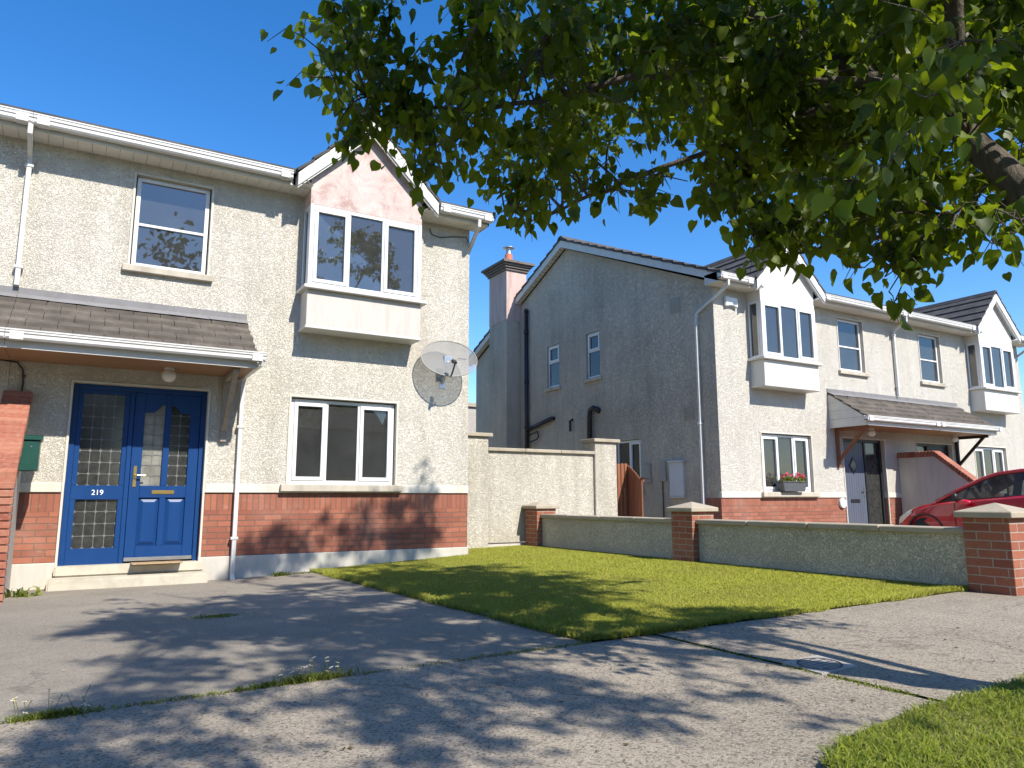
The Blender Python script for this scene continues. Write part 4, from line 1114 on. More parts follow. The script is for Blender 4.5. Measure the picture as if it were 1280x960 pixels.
# wooden gate standing ajar, a fixed panel and an open leaf
gt = empty('wooden_gate', (8.9, 11.0, -.9), 'brown picket gate standing ajar beside the grey gable end', 'gate')
for i in range(5):
    x0 = 8.62 + i * .088; top = .60 + .07 * math.sin((i + .6) / 5 * 1.9)
    g = MB(); g.prism([(x0, 11.02, -.95), (x0 + .072, 11.02, -.95), (x0 + .072, 11.02, top - .02), (x0 + .055, 11.02, top), (x0 + .017, 11.02, top), (x0, 11.02, top - .02)], (0, .022, 0)); g.build('picket', M['gate'], gt, bevel=.004)
lx, ly = 9.07, 11.04; dv = Vector((-.30, -.95, 0)).normalized()
for i in range(8):
    p0 = Vector((lx, ly, 0)) + dv * (i * .088); p1 = p0 + dv * .072; top = .64 - .028 * i - .002 * i * i
    nr0 = Vector((dv.y, -dv.x, 0)) * .022
    g = MB(); g.prism([(p0.x, p0.y, -.95), (p1.x, p1.y, -.95), (p1.x, p1.y, top - .02), (p0.x, p0.y, top)], tuple(nr0)); g.build('picket', M['gate'], gt, bevel=.004)
for z in (-.5, .3):
    g = MB(); g.box(8.61, 9.06, 11.043, 11.075, z, z + .09); pa = Vector((lx, ly, z)) ; pb = pa + dv * .7; o_ = Vector((-dv.y, dv.x, 0)) * .03
    g.prism([tuple(pa), tuple(pb), tuple(pb + o_), tuple(pa + o_)], (0, 0, .09)); g.build('rail', M['gate'], gt, bevel=.004)
g = MB(); pb = Vector((lx, ly, .37)) + dv * .70; g.tube([tuple(pb), tuple(pb + Vector((.12, -.02, 0)))], .02, 8); g.build('latch', M['black'], gt)

# far rear building glimpsed between the houses
r = empty('rear_building', (13.5, 30., -1), 'plain grey building glimpsed between the two houses behind the side wall', 'building')
g = MB(); g.box(10., 17., 28., 34., -1.1, 3.95); g.build('wall', M['farwall'], r); g = MB(); g.box(9.9, 17.1, 27.9, 34.1, 3.951, 4.12); g.build('parapet', M['coping'], r)

# footpath cover
mh = empty('access_cover', (3.24, 2.52, -.82), 'small square cover with a round patterned lid in the footpath', 'cover')
mc = Vector((3.25, 2.51, G(3.2, 2.5) + .006)); e1 = Vector((.28, .012, .003)) / 2 * 1.02; e2 = Vector((.04, .262, 0)) / 2
g = MB(); g.add([tuple(mc + e1 * a + e2 * b + Vector((0, 0, z))) for (a, b) in ((-1, -1), (1, -1), (1, 1), (-1, 1)) for z in (-.02, .004)], [(0, 2, 4, 6), (1, 3, 5, 7), (0, 1, 3, 2), (2, 3, 5, 4), (4, 5, 7, 6), (6, 7, 1, 0)])
g.build('frame', M['manhole'], mh)
g = MB(); n = 36; pts = []
for k in range(n):
    th = 2 * math.pi * k / n
    for r_ in (.80, .87): pts.append(tuple(mc + e1 * (r_ * math.cos(th)) + e2 * (r_ * math.sin(th)) + Vector((0, 0, .0062))))
g.add(pts, [(2 * k, 2 * k + 1, (2 * k + 3) % (2 * n), (2 * k + 2) % (2 * n)) for k in range(n)])
for i in range(-2, 3):
    h = math.sqrt(max(0, .78 ** 2 - (i * .3) ** 2))
    for (p, q) in (((i * .3, -h), (i * .3, h)), ((-h, i * .3), (h, i * .3))):
        w_ = .018
        dx, dy = (w_, 0) if p[0] == q[0] else (0, w_)
        g.add([tuple(mc + e1 * a + e2 * b + Vector((0, 0, .0068 if dx else .0064))) for (a, b) in ((p[0] - dx, p[1] - dy), (p[0] + dx, p[1] + dy) if False else (q[0] - dx, q[1] - dy), (q[0] + dx, q[1] + dy), (p[0] + dx, p[1] + dy))], [(0, 1, 2, 3)])
g.build('lid_pattern', M['ironblack'], mh, recalc=False)

# ------------------------------------------------------------------ red hatchback on the neighbour's drive
def make_car(xc, ynose, zg):
    root = empty('parked_car', (xc, ynose - 1.9, zg), 'red hatchback parked nose to the house on the neighbouring drive', 'car')
    Y = lambda L: ynose - L
    st = [  # L, half width, z of shoulder, z of inner top, z of centre, z bottom
        (0.00, .46, -.46, -.44, -.43, -.74), (.05, .60, -.41, -.385, -.37, -.78), (.15, .72, -.355, -.315, -.30, -.80), (.32, .80, -.27, -.23, -.205, -.80), (.58, .835, -.18, -.135, -.11, -.80),
        (.95, .85, -.095, -.06, -.03, -.80), (1.4, .855, -.045, -.03, -.02, -.80), (2.3, .855, .03, .04, .05, -.80), (3.1, .85, .09, .10, .11, -.80), (3.55, .82, .11, .12, .13, -.78), (3.82, .74, .05, .06, .07, -.74), (3.86, .66, -.1, -.1, -.1, -.70)]
    rings = []
    for (L, hw, zs, zi, zc, zb) in st:
        zm = lerp(zb, zs, .55)
        half = [(hw * .86, zb), (hw * .985, zb + .10), (hw * 1.0, zm), (hw * .985, zs - .05), (hw * .955, zs), (hw * .80, zi), (hw * .4, lerp(zi, zc, .8))]
        ring = [(-a, b) for a, b in half] + [(0, zc)] + [(a, b) for a, b in reversed(half)]
        rings.append([(xc + a, Y(L), b) for a, b in ring])
    b = MB(); n = len(rings[0])
    b.add([p for r_ in rings for p in r_], [(i * n + k, i * n + (k + 1) % n, (i + 1) * n + (k + 1) % n, (i + 1) * n + k) for i in range(len(rings) - 1) for k in range(n)] + [tuple(range(n)), tuple((len(rings) - 1) * n + k for k in range(n))])
    body = b.build('body', M['red'], root, smooth=True)
    gh = [(.98, .78, -.065, -.06, -.03), (1.32, .78, -.04, .14, .17), (1.74, .79, -.01, .345, .37), (2.0, .79, .01, .43, .46), (2.4, .79, .04, .475, .515), (2.9, .78, .07, .475, .515), (3.3, .76, .10, .42, .45), (3.62, .73, .11, .22, .25), (3.74, .72, .11, .12, .13)]
    gl = MB(); rr = []
    for (L, hb, zb, ze_, zc) in gh:
        t = min(1, max(0, (ze_ - zb) / .45)); he = lerp(hb, .60, t)
        rr.append([(xc - hb, Y(L), zb), (xc - he, Y(L), ze_), (xc - he * .5, Y(L), lerp(ze_, zc, .8)), (xc, Y(L), zc), (xc + he * .5, Y(L), lerp(ze_, zc, .8)), (xc + he, Y(L), ze_), (xc + hb, Y(L), zb)])
    n = 7
    gl.add([p for r_ in rr for p in r_], [(i * n + k, i * n + k + 1, (i + 1) * n + k + 1, (i + 1) * n + k) for i in range(len(rr) - 1) for k in range(n - 1)])
    gl.build('window_glass', M['carglass'], body, smooth=False)
    rp = MB()
    sel = rr[2:8]
    def up(p): return (p[0], p[1], p[2] + .012)
    rp.add([up(p) for r_ in sel for p in r_[1:6]], [(i * 5 + k, i * 5 + k + 1, (i + 1) * 5 + k + 1, (i + 1) * 5 + k) for i in range(len(sel) - 1) for k in range(4)])
    rp.build('roof', M['red'], root, smooth=True)
    for sgn, idx in ((-1, 1), (1, 5)):
        p = MB(); path = [(xc + sgn * .80, Y(.94), -.07)] + [(r_[idx][0] + sgn * .008, r_[idx][1], r_[idx][2] + .004) for r_ in rr[1:]]
        p.tube(path, .034, 8); p.build('roof_rail', M['red'], root, smooth=True)
        t_ = MB()
        k0 = 0 if sgn < 0 else 6
        for (La, Lb) in ((2.28, 2.42), (3.02, 3.1)):
            f0 = lambda L: [lerp(np.array(a[k0]), np.array(c_[k0]), (L - g0[0]) / (g1[0] - g0[0])) for (g0, a), (g1, c_) in zip(list(zip(gh, rr)), list(zip(gh, rr))[1:]) if g0[0] <= L <= g1[0]][0]
            f1 = lambda L: [lerp(np.array(a[idx]), np.array(c_[idx]), (L - g0[0]) / (g1[0] - g0[0])) for (g0, a), (g1, c_) in zip(list(zip(gh, rr)), list(zip(gh, rr))[1:]) if g0[0] <= L <= g1[0]][0]
            o_ = np.array([sgn * .008, 0, 0])
            t_.quad(tuple(f0(La) + o_), tuple(f0(Lb) + o_), tuple(f1(Lb) + o_), tuple(f1(La) + o_))
        # quarter-light divider and belt trim
        a0, a1 = f0(1.46), f1(1.50); t_.tube([tuple(a0 + o_), tuple(a1 + o_)], .016, 6)
        t_.tube([tuple(f0(L) + o_ * 2) for L in (1.0, 1.3, 1.7, 2.2, 2.8, 3.4)], .013, 6)
        t_.build('pillar_trim', M['carblack'], body)
        m_ = MB(); mx = xc + sgn * .925
        for (dx, L, z, a, b_, c_, nm) in ((0, 1.36, .015, .05, .045, .075, 'mirror_housing'),):
            m_.lathe((mx, Y(L), z - c_), [(.001, 0), (a * .8, .012), (a, c_ * .8), (a, c_ * 1.3), (a * .7, c_ * 1.9), (.001, c_ * 2)], 14)
            m_.tube([(mx, Y(L), z - .05), (xc + sgn * .80, Y(L - .03), z - .07)], .022, 6)
        mh_ = m_.build('mirror', M['carblack'], root, smooth=True)
        m_ = MB(); m_.add([], [])
        cx, cy, cz = mx - sgn * .0, Y(1.53), -.075
        pts = [(cx + sgn * .035 * math.cos(v_) * math.cos(u_), cy + .105 * math.cos(v_) * math.sin(u_), cz + .05 * math.sin(v_)) for v_ in [(-.5 + i / 8) * math.pi for i in range(9)] for u_ in [2 * math.pi * k / 16 for k in range(16)]]
        m_.add(pts, [(i * 16 + k, i * 16 + (k + 1) % 16, (i + 1) * 16 + (k + 1) % 16, (i + 1) * 16 + k) for i in range(8) for k in range(16)])
        m_.build('mirror_cap', M['redlens'], mh_, smooth=True)
        h_ = MB(); pts = [];  # headlamp wrapped round the wing
        for i in range(9):
            t = i / 8; L = lerp(.045, .46, t)
            hw = np.interp(L, [s_[0] for s_ in st], [s_[1] for s_ in st]); zs = np.interp(L, [s_[0] for s_ in st], [s_[2] for s_ in st])
            th_ = .085 * math.sin(math.pi * min(1, .25 + t * .75)) + .01
            x_ = xc + sgn * (hw * .985 + .012); xi = xc + sgn * (hw * .90)
            pts += [(x_, Y(L) + .006, zs - .05 - th_), (x_ + sgn * .008, Y(L) + .008, zs - .03 - th_ * .4), (x_ - sgn * .012, Y(L) + .006, zs - .012), (xi, Y(L) + .012, zs + .016)]
        h_.add(pts, [(i * 4 + k, i * 4 + k + 1, (i + 1) * 4 + k + 1, (i + 1) * 4 + k) for i in range(8) for k in range(3)])
        h_.build('headlight', M['lens'], root, smooth=True)
        s_ = MB()
        for L in (1.30, 2.36):
            hw = .853; s_.tube([(xc + sgn * (hw + .001), Y(L), -.70), (xc + sgn * (hw + .003), Y(L), -.35), (xc + sgn * (hw * .985 + .002), Y(L), -.09)], .006, 4)
        s_.build('door_seam', M['carblack'], body)
        for L in (.72, 3.12):
            w = MB(); c_ = (xc + sgn * .74, Y(L), zg + .30)
            w.lathe(c_, [(.22, -.1), (.29, -.1), (.30, -.08), (.30, .08), (.29, .1), (.22, .1)], 28, 'x'); wh = w.build('wheel', M['rubber'], root, smooth=True)
            w = MB(); w.lathe(c_, [(.01, sgn * .085), (.05, sgn * .09), (.19, sgn * .06), (.22, sgn * .095), (.225, sgn * .05)], 24, 'x'); w.build('rim', M['alloy'], wh)
            a = MB(); a.lathe((xc + sgn * .80, Y(L), zg + .31), [(.36, -.1 * sgn), (.36, .062 * sgn), (.33, .064 * sgn), (.33, -.1 * sgn)], 28, 'x'); a.build('wheel_arch', M['carblack'], root)
    s_ = MB()
    for L, sx in ((1.75, -.38), (1.75, .38), (2.7, -.38), (2.7, .38)):
        s_.box(xc + sx - .22, xc + sx + .22, Y(L) - .75, Y(L) - .6, -.45, .08); s_.box(xc + sx - .12, xc + sx + .12, Y(L) - .74, Y(L) - .64, .10, .27)
    s_.build('seats', M['seat'], root, bevel=.04, seg=2)
    s_ = MB(); s_.box(xc - .75, xc + .75, Y(1.55), Y(1.0), -.30, -.06); s_.build('dashboard', M['carblack'], root, bevel=.03)
    g_ = MB(); g_.box(xc - .4, xc + .4, Y(.02), Y(-.012), -.68, -.5); g_.build('grille', M['carblack'], root, bevel=.01)
    return root
make_car(14.88, 8.98, -.96)


# ------------------------------------------------------------------ grass and weeds
rng = np.random.default_rng(11)
def mesh_np(name, verts, loops, starts, m, parent=None, smooth=False):
    me = bpy.data.meshes.new(name)
    me.vertices.add(len(verts)); me.vertices.foreach_set('co', np.ascontiguousarray(verts, dtype=np.float32).ravel())
    me.loops.add(len(loops)); me.loops.foreach_set('vertex_index', np.ascontiguousarray(loops, dtype=np.int32))
    me.polygons.add(len(starts)); me.polygons.foreach_set('loop_start', np.ascontiguousarray(starts, dtype=np.int32))
    me.update(calc_edges=True); me.validate()
    me.materials.append(m)
    if smooth: me.polygons.foreach_set('use_smooth', np.ones(len(me.polygons), dtype=bool))
    o = bpy.data.objects.new(name, me); C.objects.link(o)
    ORI[o.name] = Vector((0, 0, 0))
    if parent is not None:
        o.parent = parent; og = ORI[parent.name]; ORI[o.name] = og.copy()
        me.transform(Matrix.Translation(-og))
    return o
def blades(name, x, y, z, h, w, lean, m, parent=None, az=None):
    n = len(x)
    a = rng.uniform(0, 2 * np.pi, n) if az is None else az
    fa = rng.uniform(0, 2 * np.pi, n)
    lx, ly = np.cos(a) * lean * h, np.sin(a) * lean * h
    wx, wy = np.cos(fa) * w / 2, np.sin(fa) * w / 2
    P = np.zeros((n, 5, 3))
    P[:, 0] = np.stack([x - wx, y - wy, z], 1); P[:, 1] = np.stack([x + wx, y + wy, z], 1)
    P[:, 2] = np.stack([x + wx * .8 + lx * .35, y + wy * .8 + ly * .35, z + h * .55], 1)
    P[:, 3] = np.stack([x - wx * .8 + lx * .35, y - wy * .8 + ly * .35, z + h * .55], 1)
    P[:, 4] = np.stack([x + lx, y + ly, z + h * (1 - .35 * lean)], 1)
    base = np.arange(n)[:, None] * 5
    loops = np.concatenate([base + np.array([0, 1, 2, 3]), base + np.array([3, 2, 4])], 1).ravel()
    starts = (np.arange(n)[:, None] * 7 + np.array([0, 4])).ravel()
    return mesh_np(name, P.reshape(-1, 3), loops, starts, m, parent)
Gv = np.vectorize(G)
# lawn
N = 330000
ly_ = FRONT - .05 + (11.0 - FRONT) * rng.random(N) ** 1.35; lx_ = rng.uniform(2.6, 6.72, N)
ed = 2.62 + .07 * (ly_ - FRONT) / 6.28 + .03 * np.sin(ly_ * 4.1) + .025 * np.sin(ly_ * 13.7) * np.sin(ly_ * 2.3) + rng.normal(0, .012, N)
fr_ = FRONT - .025 + .02 * np.sin(lx_ * 5.3) + .02 * np.sin(lx_ * 17.1) * np.sin(lx_ * 3.1) + rng.normal(0, .010, N)
keep = (lx_ > ed) & (ly_ > fr_) & ~((ly_ > 9.85) & (lx_ < 5.03)) & (ly_ < 10.82) & ~((lx_ > 6.59) & ((ly_ < 3.56) | ((ly_ > 6.82) & (ly_ < 7.2)) | (ly_ > 10.42))) & (lx_ < 6.70)
lx_, ly_, ed, fr_ = lx_[keep], ly_[keep], ed[keep], fr_[keep]
dE = np.minimum(lx_ - ed, ly_ - fr_); edge = dE < .09
n = len(lx_)
h = rng.uniform(.012, .030, n) * (1 + .25 * np.sin(lx_ * 2.1 + ly_ * .3)) ; h[edge] *= rng.uniform(1.0, 2.2, edge.sum())
tag(blades('lawn_grass', lx_, ly_, Gv(lx_, ly_) + .010, h, rng.uniform(.003, .006, n), rng.uniform(.4, 1.3, n), M['grass']), kind='stuff',
    label='mown green front lawn between the drive and the low wall', cat='grass')
# verge
N = 130000
vx = rng.uniform(1.75, 6.5, N); vy = rng.uniform(-.6, 1.98, N)
vt = np.array([np.interp(vx, [p[0] for p in VERGE], [p[1] for p in VERGE])])[0]
xl = np.interp(vy, [p[1] for p in VERGE], [p[0] for p in VERGE]) 
keep = (vy < vt + .02 * np.sin(vx * 9)) & (vx > xl) & ((vx * .9 + vy > 2.2))
vx, vy = vx[keep], vy[keep]; n = len(vx)
tag(blades('verge_grass', vx, vy, Gv(vx, vy) + .012, rng.uniform(.022, .058, n) * (1 + .3 * np.sin(vx * 5) * np.sin(vy * 7)), rng.uniform(.003, .0065, n), rng.uniform(.4, 1.4, n), M['grass2']),
    kind='stuff', label='rough grass verge at the near edge of the footpath', cat='grass')
# grass creeping along the joint between drive and footpath, sparse
def strip(name, segs, dens, hmin, hmax, lab, spread=.018):
    xs, ys = [], []
    for (x0, y0, x1, y1, k) in segs:
        L_ = math.hypot(x1 - x0, y1 - y0); c_ = int(L_ * dens * k)
        t = rng.random(c_); xs.append(x0 + (x1 - x0) * t + rng.normal(0, spread, c_)); ys.append(y0 + (y1 - y0) * t + rng.normal(0, spread, c_))
    x = np.concatenate(xs); y = np.concatenate(ys); n = len(x)
    return tag(blades(name, x, y, Gv(x, y) - .004, rng.uniform(hmin, hmax, n), rng.uniform(.0035, .007, n), rng.uniform(.4, 1.4, n), M['weedleaf']), kind='stuff', label=lab, cat='grass')
strip('joint_grass', [(-.9, FRONT, .3, FRONT, .5), (.3, FRONT, .75, FRONT, 1.6), (1.2, FRONT, 1.8, FRONT, .35), (1.8, FRONT, 2.64, FRONT, 1.0), (3.1, 3.45, 3.1, 2.7, .35), (3.1, 2.6, 3.1, 1.95, 1.5)], 520, .008, .028, 'sparse grass in the open joints of the footpath')
strip('edge_grass', [(2.45, 9.70, 2.72, 9.55, 1.5), (2.63, 3.62, 2.70, 9.7, 1.0)], 300, .02, .05, 'longer grass spilling over the drive edge of the lawn', .02)
def litter(n):
    r0 = np.random.default_rng(77); mb = MB()
    for i in range(n):
        x, y = r0.uniform(-.5, 5), r0.uniform(1.2, 3.5) if r0.random() < .75 else r0.uniform(3.7, 9)
        if x > 2.6 and y > 3.6: continue
        if x > 2.0 and y < 1.95: continue
        a = r0.uniform(0, 6.28); l_ = r0.uniform(.006, .017); w_ = l_ * r0.uniform(.25, .6); z = G(x, y) + .006
        ca, sa = math.cos(a), math.sin(a)
        mb.add([(x + ca * l_, y + sa * l_, z + r0.uniform(0, .006)), (x - sa * w_, y + ca * w_, z + .002), (x - ca * l_, y - sa * l_, z + r0.uniform(0, .006)), (x + sa * w_, y - ca * w_, z)], [(0, 1, 2, 3)])
    tag(mb.build('leaf_litter', M['litter'], recalc=False), kind='stuff', label='scattered dry leaf bits and grit on the paving', cat='litter')
M['litter'] = leafy('dry_litter', (.05, .035, .02), (.16, .11, .05), (.42, .36, .24), (.2, .14, .05), .2, .8, .1)
litter(260)
def tuft(name, cx, cy, rx, ry, n, hmin, hmax, label, daisies=0, group=None, m='weedleaf', w=(.004, .008), seed=0):
    r0 = np.random.default_rng(seed)
    root = empty(name, (cx, cy, G(cx, cy)), label, 'weed', group)
    x = cx + r0.normal(0, rx / 1.7, n); y = cy + r0.normal(0, ry / 1.7, n)
    blades('leaves', x, y, Gv(x, y) - .003, r0.uniform(hmin, hmax, n), r0.uniform(w[0], w[1], n), r0.uniform(.3, 1.3, n), M[m], root)
    for i in range(daisies):
        dx, dy = cx + r0.uniform(-rx, rx), cy + r0.uniform(-ry, ry); z = G(dx, dy); hh = r0.uniform(.03, .105); tx, ty = dx + r0.uniform(-.03, .03), dy + r0.uniform(-.02, .02)
        s_ = MB(); s_.tube([(dx, dy, z), (lerp(dx, tx, .4), lerp(dy, ty, .4), z + hh * .55), (tx, ty, z + hh)], .0014, 4)
        fl_ = s_.build('daisy', M['weedleaf'], root)
        p_ = MB(); k = 11; tl = r0.uniform(-.5, .5)
        for j in range(k):
            a = 2 * math.pi * j / k; rr = r0.uniform(.010, .0135); da = .22
            f = lambda r_, t: (tx + r_ * math.cos(t), ty + r_ * math.sin(t), z + hh + .002 + r_ * tl * math.cos(t) + .1 * r_)
            p_.add([(tx, ty, z + hh + .001), f(rr * .7, a - da), f(rr, a), f(rr * .7, a + da)], [(0, 1, 2, 3)])
        p_.build('petals', M['daisy'], fl_, recalc=False)
        e_ = MB(); e_.lathe((tx, ty, z + hh), [(.0045, 0), (.004, .003), (.001, .0045)], 8); e_.build('eye', M['daisyeye'], fl_, smooth=True)
tuft('daisy_clump', -.02, FRONT + .0, .14, .028, 520, .015, .05, 'clump of daisies in the joint at the left edge of the drive', 13, 'daisies in the footpath joint', seed=1)
tuft('daisy_clump', 1.02, FRONT + .01, .17, .03, 620, .012, .06, 'daisies and grass in the joint midway along the drive edge', 17, 'daisies in the footpath joint', seed=2)
tuft('weed', .78, FRONT + .01, .06, .025, 60, .015, .035, 'yellow green weed in the joint just left of the middle daisies', 0, None, 'weedleaf', (.012, .02), 3)
tuft('weed', -.42, 9.1, .12, .09, 26, .05, .15, 'broad leaved weed at the foot of the sloping dividing wall', 0, None, 'weedleaf', (.03, .05), 4)
tuft('weed', 2.28, 9.62, .10, .05, 90, .03, .09, 'leafy weed at the foot of the plinth under the front window', 0, None, 'weedleaf', (.012, .022), 5)
tuft('moss_patch', 1.0, 6.3, .16, .10, 900, .006, .014, 'small mossy patch in the middle of the drive', 0, None, 'weedleaf', (.006, .012), 6)


